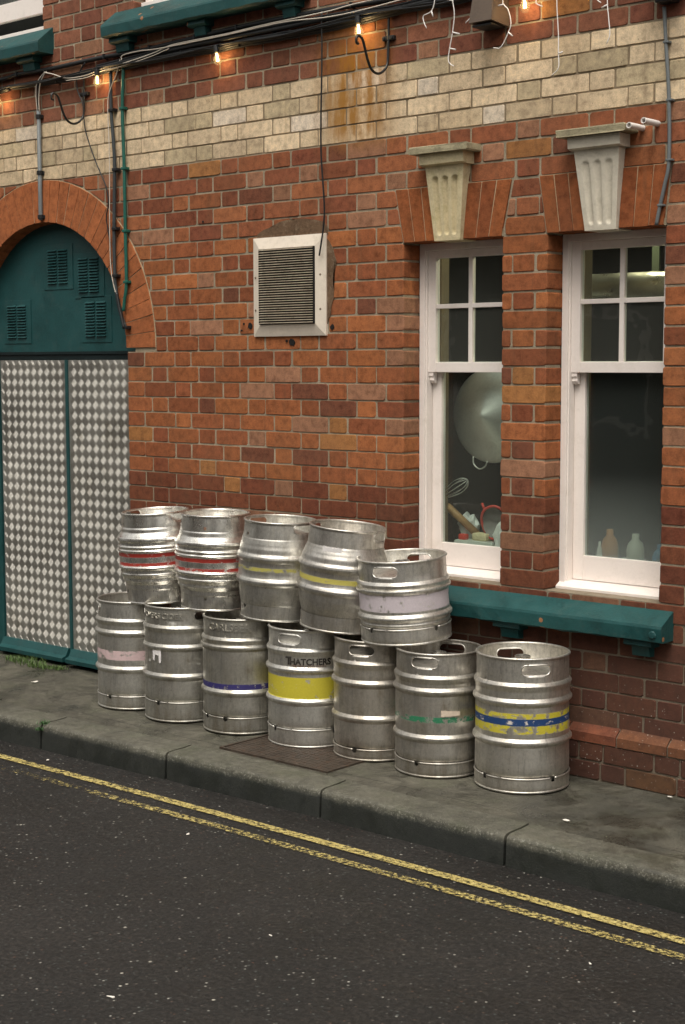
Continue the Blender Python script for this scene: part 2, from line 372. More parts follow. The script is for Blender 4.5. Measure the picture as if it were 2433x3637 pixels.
def catmull(pts, sub=6):
    pts = [Vector(p) for p in pts]
    if len(pts) < 3: return pts
    P = [2 * pts[0] - pts[1]] + pts + [2 * pts[-1] - pts[-2]]; out = []
    for i in range(1, len(P) - 2):
        for k in range(sub):
            t = k / sub; a, b, c, d = P[i - 1], P[i], P[i + 1], P[i + 2]
            out.append(.5 * ((2 * b) + (c - a) * t + (2 * a - 5 * b + 4 * c - d) * t * t + (-a + 3 * b - 3 * c + d) * t ** 3))
    out.append(pts[-1]); return out
def tube(bm, pts, r, seg=8, cap=True):
    rings = []; n = len(pts); pts = [Vector(p) for p in pts]
    ref = Vector((0, 1, 0))
    for i, p in enumerate(pts):
        d = (pts[min(i + 1, n - 1)] - pts[max(i - 1, 0)]).normalized()
        if abs(d.dot(ref)) > .9: ref = Vector((1, 0, 0)) if abs(d.x) < .9 else Vector((0, 0, 1))
        u = d.cross(ref).normalized(); v = d.cross(u); ref = -(d.cross(u)).cross(d).cross(d) if False else ref
        rr = r[i] if isinstance(r, (list, tuple)) else r
        rings.append([bm.verts.new(p + u * math.cos(2 * PI * k / seg) * rr + v * math.sin(2 * PI * k / seg) * rr) for k in range(seg)])
    for a, b in zip(rings, rings[1:]):
        for k in range(seg): bm.faces.new((a[k], a[(k + 1) % seg], b[(k + 1) % seg], b[k]))
    if cap: bm.faces.new(rings[0][::-1]); bm.faces.new(rings[-1])
def lathe(bm, prof, seg=96, cx=0, cy=0, wobble=None):
    rings = []
    for r, z in prof:
        if r < 1e-5: rings.append([bm.verts.new((cx, cy, z))]); continue
        rings.append([bm.verts.new((cx + (r + (wobble(2 * PI * k / seg, z) if wobble else 0)) * math.cos(2 * PI * k / seg), cy + (r + (wobble(2 * PI * k / seg, z) if wobble else 0)) * math.sin(2 * PI * k / seg), z)) for k in range(seg)])
    for a, b in zip(rings, rings[1:]):
        if len(a) == 1 and len(b) == 1: continue
        for k in range(seg):
            k2 = (k + 1) % seg
            if len(a) == 1: bm.faces.new((a[0], b[k2], b[k]))
            elif len(b) == 1: bm.faces.new((a[k], a[k2], b[0]))
            else: bm.faces.new((a[k], a[k2], b[k2], b[k]))

# ------------------------------------------------------------------ ground
def kerbY(x):                                  # outer top edge of the kerb
    y = -.845
    if x < 1.6: y -= .022 * (1.6 - x) + .012 * max(0, .7 - x)
    return y
XS = [-6 + .3 * i for i in range(54)]
bm = bmesh.new(); g = [bm.verts.new(v) for v in ((-60, -40, -.16), (60, -40, -.16), (60, 60, -.16), (-60, 60, -.16))]; bm.faces.new(g)
struct(finish(bm, 'ground', m_pave))
bm = bmesh.new()
NX, NY = 60, 24
def road_z(x, y): return -.116 - .005 * math.exp(-((y + 1.0) / .35) ** 2) + .01 * math.sin(x * .9 + y) * .4
vv = [[bm.verts.new((-14 + 28 * i / NX, -8.6 + (8.6 - .80) * j / NY, road_z(-14 + 28 * i / NX, -8.6 + 7.8 * j / NY))) for j in range(NY + 1)] for i in range(NX + 1)]
for i in range(NX):
    for j in range(NY): bm.faces.new((vv[i][j], vv[i + 1][j], vv[i + 1][j + 1], vv[i][j + 1]))
struct(finish(bm, 'road', m_road, smooth=True))
# pavement slab between kerb and wall
bm = bmesh.new()
js = [0, .15, .35, .55, .75, 1]
def pz(x, y): return .003 * math.sin(x * 2.1) * math.cos(y * 5) - .0045
rows = []
for x in XS:
    y0 = kerbY(x) + .160; rows.append([bm.verts.new((x, y0 + (.35 - y0) * t, pz(x, y0 + (.35 - y0) * t))) for t in js])
for a, b in zip(rows, rows[1:]):
    for k in range(len(js) - 1): bm.faces.new((a[k], b[k], b[k + 1], a[k + 1]))
struct(finish(bm, 'pavement', m_pave, smooth=True))
# kerb stones with rounded nose and open joints
bm = bmesh.new()
prof = [(.15, .0), (.152, .002), (.10, .002), (.034, .0015), (.015, -.001), (.006, -.006), (.001, -.015), (-.002, -.05), (-.006, -.14), (.152, -.14)]
joints = [-4.35, -3.43, -2.5, -1.57, -.66, .25, 1.07, 1.945, 2.815, 3.70, 4.6, 5.5, 6.4]
for a, b in zip(joints, joints[1:]):
    a += .006; b -= .006; K = 7; st = []
    for i in range(K):
        t = i / (K - 1); x = a + (b - a) * t; e = .006 if i in (0, K - 1) else 0
        jx = rnd.uniform(-.0015, .0015)
        st.append([bm.verts.new((x, kerbY(x) + py + e + jx, pz_ - (e * .7 if py < .13 else 0))) for py, pz_ in prof[1:]])
    for p, q in zip(st, st[1:]):
        k = len(p)
        for i in range(k): bm.faces.new((p[i], q[i], q[(i + 1) % k], p[(i + 1) % k]))
    bm.faces.new(st[0]); bm.faces.new(st[-1][::-1])
struct(finish(bm, 'kerb', m_kerb)); smooth_by_angle(bpy.data.objects['kerb'], 50)
# yellow no-parking lines
bm = bmesh.new()
for y0, wd in ((-1.065, .047), (-1.182, .045)):
    pr = None
    for i in range(90):
        x = -3 + .1 * i; yy = y0 + (kerbY(x) - kerbY(2)) * .35
        c = [bm.verts.new((x, yy - wd / 2, road_z(x, yy - wd / 2) + .005)), bm.verts.new((x, yy + wd / 2, road_z(x, yy + wd / 2) + .005))]
        if pr: bm.faces.new((pr[0], c[0], c[1], pr[1]))
        pr = c
struct(finish(bm, 'road_marking', m_yel))

# rusty inspection cover let into the pavement
t = thing('manhole_cover', 'square rusty iron cover with raised studs under the kegs in the pavement', 'manhole cover', (1.5, -.39, .0))
bm = bmesh.new()
for a in ((-.31, .31, -.262, -.25), (-.31, .31, .25, .262), (-.31, -.298, -.25, .25), (.298, .31, -.25, .25)): box(bm, a[0], a[1], a[2], a[3], -.01, .004)
finish(bm, 'frame', m_rust, t)
bm = bmesh.new(); box(bm, -.294, .294, -.246, .246, -.01, .0005)
for i in range(20):
    for j in range(17):
        x = -.28 + .0292 * i; y = -.235 + .0292 * j; h = (i + j) % 2
        a, b = (.011, .0035) if h else (.0035, .011)
        box(bm, x - a, x + a, y - b, y + b, 0, .0018)
finish(bm, 'plate', m_rust, t)

# ------------------------------------------------------------------ the brick building
building = thing('brick_building', 'red brick building with a cream brick band, teal arched door and two sash windows', 'building')
def wallcol(x, z):
    """brick colour by course and chance"""
    r = rnd.random()
    if 2.6 < z < 2.9:
        if r < .55: c = (.66, .52, .35)
        elif r < .8: c = (.58, .455, .30)
        elif r < .88: c = (.66, .56, .44)
        else: c = (.47, .38, .245)
        k = rnd.uniform(.85, 1.1); return (c[0] * k, c[1] * k, c[2] * k, 1)
    if z > 2.9:   a, b = (.175, .054, .030), (.255, .088, .044)
    elif z > 2.2: a, b = (.205, .058, .028), (.330, .102, .038)
    elif z > 1.1: a, b = (.220, .060, .026), (.345, .104, .034)
    else:         a, b = (.160, .043, .022), (.235, .068, .029)
    u = rnd.random(); c = [a[i] + (b[i] - a[i]) * u for i in range(3)]
    if r < .05: c = [.175, .056, .028]
    elif r < .14: c = [.30, .125, .062]
    elif r < .17: c = [.36, .135, .042]
    if z < 1.1: c = [q * .85 for q in c]
    k = rnd.uniform(.85, 1.12); return (c[0] * k * .98, c[1] * k * 1.18, c[2] * k * 1.42, 1)
def clip(poly, px, pz, nx, nz):
    """keep the side where (p-P).n >= 0"""
    out = []
    for i in range(len(poly)):
        a, b = poly[i], poly[(i + 1) % len(poly)]
        da = (a[0] - px) * nx + (a[1] - pz) * nz; db = (b[0] - px) * nx + (b[1] - pz) * nz
        if da >= 0: out.append(a)
        if da * db < 0:
            s = da / (da - db); out.append((a[0] + (b[0] - a[0]) * s, a[1] + (b[1] - a[1]) * s))
    return out
def area(p): return abs(sum(p[i][0] * p[(i + 1) % len(p)][1] - p[(i + 1) % len(p)][0] * p[i][1] for i in range(len(p)))) / 2
def add_brick(bm, lay, poly, col, y=0., depth=.112, cut=.006, bev=.0035, jit=.0018):
    # tidy, round corners
    P = [poly[i] for i in range(len(poly)) if (Vector(poly[i]) - Vector(poly[i - 1])).length > .004]
    if len(P) < 3 or area(P) < 1.2e-4: return
    cx = sum(p[0] for p in P) / len(P); cz = sum(p[1] for p in P) / len(P)
    s = sum(P[i][0] * P[(i + 1) % len(P)][1] - P[(i + 1) % len(P)][0] * P[i][1] for i in range(len(P)))
    if s < 0: P = P[::-1]
    ring = []
    for i in range(len(P)):
        a, b, c = Vector(P[i - 1]), Vector(P[i]), Vector(P[(i + 1) % len(P)])
        la, lc = (a - b).length, (c - b).length
        cc = cut * rnd.uniform(.5, 1.7); k1 = min(cc, la * .3); k2 = min(cc, lc * .3)
        ring.append(b + (a - b).normalized() * k1); m = b + ((a - b).normalized() * k1 + (c - b).normalized() * k2) * .35
        ring.append(m); ring.append(b + (c - b).normalized() * k2)
    ring = [p + Vector((rnd.uniform(-.0009, .0009), rnd.uniform(-.0009, .0009))) for p in ring]
    yf = y + rnd.uniform(-jit, jit); tx, tz = rnd.uniform(-.01, .01), rnd.uniform(-.012, .012)
    f0, f1, f2 = [], [], []
    for p in ring:
        d = Vector((p[0] - cx, p[1] - cz)); ln = d.length; q = Vector((cx, cz)) + d * max(0, 1 - bev / ln * 1.2)
        dy = (p[0] - cx) * tx + (p[1] - cz) * tz
        f0.append(bm.verts.new((q[0], yf + dy, q[1]))); f1.append(bm.verts.new((p[0], yf + dy + bev, p[1]))); f2.append(bm.verts.new((p[0], y + depth, p[1])))
    n = len(ring); fs = [bm.faces.new(f0)]
    for i in range(n):
        j = (i + 1) % n
        fs.append(bm.faces.new((f0[j], f0[i], f1[i], f1[j]))); fs.append(bm.faces.new((f1[j], f1[i], f2[i], f2[j])))
    for f in fs:
        for l in f.loops: l[lay] = col
def new_brick_bm():
    bm = bmesh.new(); return bm, bm.loops.layers.float_color.new('Col')
J = .0095
WIN = [(1.674, 2.187), (2.404, 2.928)]; WZ0, WZ1 = .70, 2.150
AC, ARi, ARo = (-.80, 1.72), .668, .886
DOOR_R = -.128; DOOR_L = -1.475
X0, X1, ZTOP = -3.0, 5.2, 4.6
UW = [(-1.9, -.756), (-.037, .95)]; UZ = 3.385      # upper windows (bottom edges only in view)
HEAD = [((1.628, 2.232), (1.676, 2.185)), ((2.366, 2.945), (2.402, 2.922))]; HZ0, HZ1 = 2.150, 2.378
def blocks(z0, z1):
    """x-intervals cut out of a course"""
    b = []; zc = (z0 + z1) / 2
    if WZ0 < zc < WZ1: b += WIN
    if zc < AC[1]: b.append((DOOR_L, DOOR_R))
    if zc > UZ: b += UW
    return b
bm, lay = new_brick_bm()
mb = bmesh.new()
NROW = int((ZTOP - .21) / .075)
z_first = 2.6 - .075 * 32                      # 0.2
for r in range(0, 60):
    z0 = z_first + r * .075; z1 = z0 + .075
    if z0 > ZTOP: break
    J = .0062 if 2.6 < (z0 + z1) / 2 < 2.9 else (.0080 if z0 > 1.6 else .0066)
    k = 31 - r                                   # course index below the cream band
    off = 0 if k % 2 == 0 else .16875
    xs = []; x = math.floor(X0 / .3375) * .3375 + off
    while x < X1: xs += [(x, x + .225), (x + .225, x + .3375)]; x += .3375
    cuts = blocks(z0, z1)
    # piers beside and between the windows get whole closers
    lst = []
    for a, b in xs:
        seg = [(a, b)]
        for c0, c1 in cuts:
            ns = []
            for s0, s1 in seg:
                if s1 <= c0 or s0 >= c1: ns.append((s0, s1)); continue
                if s0 < c0: ns.append((s0, c0 + J / 2))
                if s1 > c1: ns.append((c1 - J / 2, s1))
            seg = ns
        lst += seg
    if WZ0 - .03 < (z0 + z1) / 2 < WZ1:
        lst = [s for s in lst if not (s[0] > 2.18 and s[1] < 2.41)]
        a, b = WIN[0][1] - J / 2, WIN[1][0] + J / 2
        lst += [(a, b)] if k % 2 == 0 else [(a, a + .052), (a + .052, a + .163), (a + .163, b)]
    lst.sort(); mer = []
    for s in lst:                                # merge slivers
        if mer and s[0] - mer[-1][1] < .001 and (s[1] - s[0] < .045 or mer[-1][1] - mer[-1][0] < .045) and s[1] - mer[-1][0] < .24: mer[-1] = (mer[-1][0], s[1])
        else: mer.append(s)
    wave = lambda x: .0
    for a, b in mer:
        a += rnd.uniform(-.002, .002); b += rnd.uniform(-.002, .002)
        poly = [(a + J / 2, z0 + J / 2), (b - J / 2, z0 + J / 2), (b - J / 2, z1 - J / 2), (a + J / 2, z1 - J / 2)]
        zc, xc = (z0 + z1) / 2, (a + b) / 2
        if zc > AC[1] - .05 and zc < AC[1] + 1.05 and xc < .5:
            dd = Vector((xc - AC[0], max(zc, AC[1]) - AC[1])); L = dd.length
            if L < ARo + .25:
                if L < ARo - .16: continue
                # tangent cut, from the nearest point of the brick
                nx, nz = dd / L; R = ARo + .006
                poly = clip(poly, AC[0] + nx * R, AC[1] + nz * R, nx, nz)
        for (t0, t1), (b0, b1) in HEAD:
            if HZ0 - .01 < zc < HZ1 and t0 - .12 < xc < t1 + .12:
                if xc < (t0 + t1) / 2:
                    d = Vector((b0 - t0, HZ0 - HZ1)).normalized(); nn = Vector((d.y, -d.x)); nn = nn if nn.x < 0 else -nn
                    poly = clip(poly, t0 - .006, HZ1, nn.x, nn.y)
                else:
                    d = Vector((b1 - t1, HZ0 - HZ1)).normalized(); nn = Vector((d.y, -d.x)); nn = nn if nn.x > 0 else -nn
                    poly = clip(poly, t1 + .006, HZ1, nn.x, nn.y)
                if a > t0 + .02 and b < t1 - .02: poly = []
        if len(poly) >= 3: add_brick(bm, lay, poly, wallcol(xc, zc), cut=.0055 if not 2.6 < zc < 2.9 else .004)
    # mortar bed behind the bricks of this course
    cm = list(cuts); zc = (z0 + z1) / 2
    if zc >= AC[1]:
        h = zc - AC[1]; Rm = ARi + .06
        if h < Rm: ww = math.sqrt(Rm * Rm - h * h); cm.append((AC[0] - ww, AC[0] + ww))
    if HZ0 - .03 < zc < HZ1: cm += [(t[0] + .06, t[1] - .06) for t, _ in HEAD]
    cm = sorted((max(a, X0), min(b, X1)) for a, b in cm); cur = X0; segs = []
    for a, b in cm:
        if a > cur: segs.append((cur, a))
        cur = max(cur, b)
    segs.append((cur, X1))
    for a, b in segs:
        a2 = a + (.005 if a > X0 else 0); b2 = b - (.005 if b < X1 else 0)
        box(mb, a2, b2, .0036, .111, z0, z1)
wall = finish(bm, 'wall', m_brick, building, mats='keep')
finish(mb, 'mortar_joints', m_mortar, building)

# plinth: sloping splay bricks and dark base bricks
for a0, a1 in ((DOOR_R, X1), (X0, DOOR_L)):
    bm, lay = new_brick_bm(); mb = bmesh.new()
    box(mb, a0 + .004, a1, -.026, .11, -.08, .139); 
    x = a0; i = 0
    while x < a1 - .02:
        wv = .223 if i % 1 == 0 else .1
        e = min(x + wv, a1)
        # splay brick: sloping top
        prof = [(-.034, .146), (-.034, .182), (.001, .212), (.09, .212), (.09, .146)]
        s = [v for v in bm.verts][:0]
        c = (.27 * rnd.uniform(.8, 1.1), .088 * rnd.uniform(.8, 1.15), .042, 1)
        A = [bm.verts.new((x + .004, y + rnd.uniform(-.001, .001), z + rnd.uniform(-.001, .001))) for y, z in prof]; B = [bm.verts.new((e - .004, y, z)) for y, z in prof]
        fs = [bm.faces.new((A[q], A[(q + 1) % 5], B[(q + 1) % 5], B[q])) for q in range(5)] + [bm.faces.new(A[::-1]), bm.faces.new(B)]
        for f in fs:
            for l in f.loops: l[lay] = c
        x = e; i += 1
    prism_x(mb, [(-.028, .139), (-.028, .178), (.006, .206), (.1, .206), (.1, .139)], a0 + .006, a1)
    for r, (z0, z1) in enumerate(((-.08, -.005), (-.005, .07), (.07, .145))):
        x = a0 - .1 * r
        while x < a1:
            for wv in (.225, .1125):
                s, e = max(x, a0), min(x + wv, a1)
                if e - s > .03:
                    cc = wallcol(x, .3); cc = (cc[0] * .55, cc[1] * .62, cc[2] * .75, 1)
                    add_brick(bm, lay, [(s + J / 2, z0 + J / 2), (e - J / 2, z0 + J / 2), (e - J / 2, z1 - J / 2), (s + J / 2, z1 - J / 2)], cc, y=-.031, depth=.12)
                x += wv
    finish(bm, 'plinth', m_brick, building, mats='keep'); finish(mb, 'plinth_mortar', m_mortar, building)

# arch ring over the door
bm, lay = new_brick_bm(); NB = 34
for i in range(NB):
    gj = rnd.uniform(.0012, .0036); a0 = PI * i / NB + gj; a1 = PI * (i + 1) / NB - gj
    pts = [(AC[0] + R * math.cos(a), AC[1] + R * math.sin(a)) for R, a in ((ARi, a0), (ARi, a1), (ARo, a1), (ARo, a0))]
    u = rnd.random(); add_brick(bm, lay, pts, (.30 + .08 * u, .102 + .028 * u, .042 + .010 * u, 1), y=-.003, depth=.115, cut=.002, bev=.0012, jit=.001)
finish(bm, 'arch', m_brick, building, mats='keep')
m_putty = M_plain('pale lime putty joint', (.44, .33, .21, 1), .9, .25, 20, .001, .1)
mb = bmesh.new()
prev = None
for i in range(65):
    a = PI * i / 64
    c = [mb.verts.new((AC[0] + R * math.cos(a), y, AC[1] + R * math.sin(a))) for R, y in ((ARi + .004, -.001), (ARo + .003, .001), (ARo + .003, .11), (ARi + .004, .11))]
    if prev:
        for q in range(4): mb.faces.new((prev[q], prev[(q + 1) % 4], c[(q + 1) % 4], c[q]))
    prev = c
finish(mb, 'arch_joints', m_putty, building)

# flat arches and carved keystones
for wi, ((t0, t1), (b0, b1)) in enumerate(HEAD):
    k = [((1.826, 2.024), (1.856, 1.990)), ((2.552, 2.752), (2.590, 2.728))][wi]
    for side in (0, 1):
        bm, lay = new_brick_bm()
        if side == 0: T0, T1, B0_, B1_ = t0, k[0][0] + .012, b0, k[1][0]
        else: T0, T1, B0_, B1_ = k[0][1] - .012, t1, k[1][1], b1
        for i in range(3):
            f0, f1 = i / 3, (i + 1) / 3; gq = .0020
            p = [(B0_ + (B1_ - B0_) * f0 + gq, HZ0), (B0_ + (B1_ - B0_) * f1 - gq, HZ0), (T0 + (T1 - T0) * f1 - gq, HZ1 - .004), (T0 + (T1 - T0) * f0 + gq, HZ1 - .004)]
            u = rnd.random(); add_brick(bm, lay, p, (.225 + .10 * u, .072 + .038 * u, .030 + .010 * u, 1), y=-.004, depth=.115, cut=.002, bev=.0012, jit=.001)
        finish(bm, 'flat_arch', m_brick, building, mats='keep')
    mb = bmesh.new(); prism_y(mb, [(b0 + .002, HZ0 + .003), (b1 - .002, HZ0 + .003), (t1 - .002, HZ1 - .003), (t0 + .002, HZ1 - .003)], -.0015, .10)
    finish(mb, 'flat_arch_joints', m_putty, building)
    # keystone: tapered block, three flutes, stepped cap
    ms = m_stone if wi == 0 else m_stone2
    bm = bmesh.new(); zb, zt = HZ0 - .004, 2.452; NXk, NZk = 44, 56
    yb, yt = -.022, -.048
    grid = []
    for j in range(NZk + 1):
        v = j / NZk; z = zb + (zt - zb) * v; xl = k[1][0] + (k[0][0] - k[1][0]) * v; xr = k[1][1] + (k[0][1] - k[1][1]) * v; row = []
        for i in range(NXk + 1):
            u = i / NXk; x = xl + (xr - xl) * u; y = yb + (yt - yb) * v
            for fc in (.23, .5, .77):
                hw = .085; du = abs(u - fc) / hw
                top, bot = .80, .13; dv = 0
                if v > top: dv = (v - top) / .055
                if v < bot: dv = (bot - v) / .055
                q = du * du + dv * dv
                if q < 1:
                    s = math.sqrt(1 - q); y += (.016 if wi == 0 else .009) * s
            row.append(bm.verts.new((x, y, z)))
        grid.append(row)
    for j in range(NZk):
        for i in range(NXk): bm.faces.new((grid[j][i], grid[j][i + 1], grid[j + 1][i + 1], grid[j + 1][i]))
    bk = [bm.verts.new((p[0], .09, p[1])) for p in ((k[1][0], zb), (k[1][1], zb), (k[0][1], zt), (k[0][0], zt))]
    bm.faces.new([grid[0][i] for i in range(NXk, -1, -1)] + [bk[0], bk[1]])
    bm.faces.new([grid[-1][i] for i in range(NXk + 1)] + [bk[2], bk[3]])
    bm.faces.new([grid[j][0] for j in range(NZk + 1)] + [bk[3], bk[0]])
    bm.faces.new([grid[j][-1] for j in range(NZk, -1, -1)] + [bk[1], bk[2]])
    ks = finish(bm, 'keystone', ms, building); smooth_by_angle(ks, 60)
    bm = bmesh.new(); c0, c1 = k[0]
    prism_x(bm, [(-.050, 2.450), (-.072, 2.456), (-.076, 2.497), (.02, 2.497), (.02, 2.450)], c0 - .012, c1 + .018)
    finish(bm, 'cap', ms, ks)
    bm = bmesh.new(); box(bm, c0 - .05, c1 + .052, -.098, .02, 2.498, 2.527, .004)
    for v in bm.verts: v.co += Vector((rnd.uniform(-.002, .002), rnd.uniform(-.002, .002), rnd.uniform(-.002, .002)))
    finish(bm, 'slab', m_stonecap, ks)

# ---------------- sash windows
def ring_frame(bm, x0, x1, z0, z1, wl, wr, wb, wt, y0, y1, bev=.002):
    box(bm, x0, x0 + wl, y0, y1, z0, z1, bev); box(bm, x1 - wr, x1, y0, y1, z0, z1, bev)
    box(bm, x0 + wl, x1 - wr, y0 + .001, y1 - .001, z1 - wt, z1, bev); box(bm, x0 + wl, x1 - wr, y0 + .001, y1 - .001, z0, z0 + wb, bev)
for wi, (x0, x1) in enumerate(WIN):
    bm = bmesh.new()
    ring_frame(bm, x0 + .001, x1 - .001, WZ0 + .012, WZ1, .028, .028, .03, .03, .108, .20)
    box(bm, x0 + .029, x0 + .034, .118, .15, WZ0 + .05, WZ1 - .03); box(bm, x1 - .034, x1 - .029, .118, .15, WZ0 + .05, WZ1 - .03)
    wfr = finish(bm, 'window', m_white, building)
    # weathered lower sill board of the frame
    bm = bmesh.new(); prism_x(bm, [(.085, .694), (.083, .735), (.112, .752), (.20, .756), (.20, .694)], x0 + .002, x1 - .002)
    finish(bm, 'window_sill', m_white, wfr)
    us = bmesh.new(); ux0, ux1 = x0 + .034, x1 - .034
    ring_frame(us, ux0, ux1, 1.600, WZ1 - .031, .040, .040, .043, .032, .128, .158)
    um = (ux0 + ux1) / 2
    box(us, um - .0105, um + .0105, .132, .154, 1.643, WZ1 - .063, .002); box(us, ux0 + .04, ux1 - .04, .1325, .1535, 1.873, 1.892, .002)
    for xx, sg in ((ux0 + .002, 1), (ux1 - .026, -1)):       # horns below the meeting rail
        xa = xx
        prism_x(us, [(.131, 1.602), (.131, 1.585), (.137, 1.578), (.135, 1.566), (.142, 1.556), (.155, 1.552), (.157, 1.602)], xa, xa + .024)
    finish(us, 'upper_sash', m_white, wfr)
    gm = bmesh.new(); box(gm, ux0 + .038, ux1 - .038, .142, .1445, 1.64, WZ1 - .061); finish(gm, 'upper_glass', m_glass, wfr)
    ls = bmesh.new(); lx0, lx1 = x0 + .030, x1 - .030
    ring_frame(ls, lx0, lx1, .757, 1.645, .050, .050, .100, .040, .164, .194)
    finish(ls, 'lower_sash', m_white, wfr)
    gm = bmesh.new(); box(gm, lx0 + .048, lx1 - .048, .178, .1805, .855, 1.607); finish(gm, 'lower_glass', m_glass if wi == 0 else m_mist, wfr)

m_jamb = M_plain('yellowed inner jamb', (.22, .17, .10, 1), .6, .15, 12)
for x0, x1 in WIN:
    for a, b in ((x0 - .01, x0 + .045), (x1 - .03, x1 + .01)):
        bm = bmesh.new(); box(bm, a, b, .206, .262, .76, 2.25, .003); finish(bm, 'inner_jamb', m_jamb, building)
# ---------------- lower teal sill with brackets
def sill(name, x0, x1, back_z, front_y, ftz, fbz, brackets, slope_end=.03):
    bm = bmesh.new(); NS = 26; prev = None
    for i in range(NS + 1):
        x = x0 + (x1 - x0) * i / NS; j = lambda a: rnd.uniform(-a, a)
        pr = [(.11, back_z), (-.002, back_z - .004), (front_y, ftz + j(.0015)), (front_y - .003, ftz - .01), (front_y + j(.002), fbz + .006 + j(.003)), (front_y + .012, fbz + j(.003)), (-.002, fbz + .002), (.0, fbz + .002)]
        xs_ = x
        c = [bm.verts.new((xs_, y, z)) for y, z in pr]
        if prev:
            for q in range(len(c)): bm.faces.new((prev[q], prev[(q + 1) % len(c)], c[(q + 1) % len(c)], c[q]))
        else: bm.faces.new(c[::-1])
        prev = c
    bm.faces.new(prev)
    s = finish(bm, name, m_tealsill, building)
    for b0, b1 in brackets:
        bm = bmesh.new()
        prism_x(bm, [(.0, fbz + .001), (-.062, fbz + .001), (-.066, fbz - .020), (-.050, fbz - .027), (.0, fbz - .027)], b0, b1)
        prism_x(bm, [(.0, fbz - .0275), (-.042, fbz - .0275), (-.034, fbz - .066), (.0, fbz - .070)], b0 + .022, b1 - .022)
        finish(bm, 'bracket', m_tealsill, s)
    return s
s = sill('sill', 1.55, 2.992, .704, -.088, .652, .586, [(1.72, 1.84), (2.20, 2.33), (2.815, 2.935)])
bm = bmesh.new(); lathe(bm, [(0, .012), (.012, .010), (.016, 0)], 14)
for v in bm.verts: v.co = Vector((2.955 + v.co.x + rnd.uniform(-.002, .002), -.092 - v.co.z * .6, .618 + v.co.y))
finish(bm, 'filler_lump', m_teal, s)
sill('upper_sill', -.175, 1.145, 3.385, -.098, 3.302, 3.242, [(-.155, -.015), (.41, .53), (.985, 1.105)])
sill('upper_sill', -2.3, -.672, 3.385, -.098, 3.302, 3.242, [(-.905, -.765), (-1.5, -1.36)])

# ---------------- upper windows (only their feet are in view)
for i, (x0, x1) in enumerate(UW):
    zt = 4.5
    bm = bmesh.new(); ring_frame(bm, x0 + .001, x1 - .001, 3.386, zt, .045, .045, .035, .05, .075, .17)
    box(bm, x0 + .002, x1 - .002, .045, .08, 3.386, 3.415, .003)
    wf = finish(bm, 'upper_window', m_white, building)
    bm = bmesh.new()
    if i == 0: ring_frame(bm, x0 + .045, x1 - .045, 3.503, 4.3, .05, .05, .095, .05, .10, .13)
    else: ring_frame(bm, x0 + .045, x1 - .045, 3.424, 4.3, .05, .05, .095, .05, .10, .13)
    finish(bm, 'sash', m_white, wf)
    bm = bmesh.new(); box(bm, x0 + .09, x1 - .09, .113, .1155, 3.5, 4.27); finish(bm, 'glass', m_glass, wf)

# ---------------- back wall, inside rooms
bm = bmesh.new()
box(bm, X0, -1.6, .112, .30, -.1, 4.6); box(bm, -1.6, -.02, .30, .34, -.1, 4.6)
finish(bm, 'backing_wall', m_hole, building)
bm = bmesh.new()
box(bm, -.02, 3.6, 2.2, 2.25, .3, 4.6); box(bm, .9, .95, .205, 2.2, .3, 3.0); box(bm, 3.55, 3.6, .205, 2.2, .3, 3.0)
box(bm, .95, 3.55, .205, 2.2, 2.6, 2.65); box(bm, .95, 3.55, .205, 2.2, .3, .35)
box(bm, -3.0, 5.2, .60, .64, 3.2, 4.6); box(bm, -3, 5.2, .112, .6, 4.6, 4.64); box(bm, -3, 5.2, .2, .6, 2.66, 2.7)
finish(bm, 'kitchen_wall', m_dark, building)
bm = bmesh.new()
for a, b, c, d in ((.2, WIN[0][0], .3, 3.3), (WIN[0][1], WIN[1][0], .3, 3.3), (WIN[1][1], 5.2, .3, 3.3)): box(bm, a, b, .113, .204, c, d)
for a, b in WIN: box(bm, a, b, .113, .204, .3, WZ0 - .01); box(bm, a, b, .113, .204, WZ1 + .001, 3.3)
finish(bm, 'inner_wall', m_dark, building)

# ---------------- arched door
DY = .09
bm = bmesh.new()
poly = [(AC[0] + (ARi + .03) * math.cos(PI * i / 48), AC[1] + (ARi + .03) * math.sin(PI * i / 48)) for i in range(49)]
poly = poly + [(AC[0] - ARi - .03, 1.706), (AC[0] + ARi + .03, 1.706)]
prism_y(bm, poly[::-1], DY - .004, DY + .05)
door = finish(bm, 'door', m_teal, building)
bm = bmesh.new()
box(bm, -1.50, -1.325, DY - .012, DY + .06, .0, 1.662, .003)
finish(bm, 'door_post', m_teal, door); bm = bmesh.new()
box(bm, -.142, -.10, DY - .004, DY + .06, .0, 1.662, .003)
finish(bm, 'door_post', m_teal, door)
bm = bmesh.new(); box(bm, -1.50, -.10, DY - .001, DY + .06, 1.662, 1.690); box(bm, -1.50, -.10, DY - .008, DY + .06, 1.691, 1.7055)
finish(bm, 'transom_bar', m_tealdark, door)
bm = bmesh.new(); box(bm, -1.51, -.1, DY + .03, DY + .07, -.02, 1.7); finish(bm, 'door_back', m_tealdark, door)
m_alu = M_plain('worn aluminium tread', (.42, .405, .37, 1), .45, .25, 3, .0003, .5, metal=.7, dirt=(.20, .17, .12, 1), dirtamt=.5)
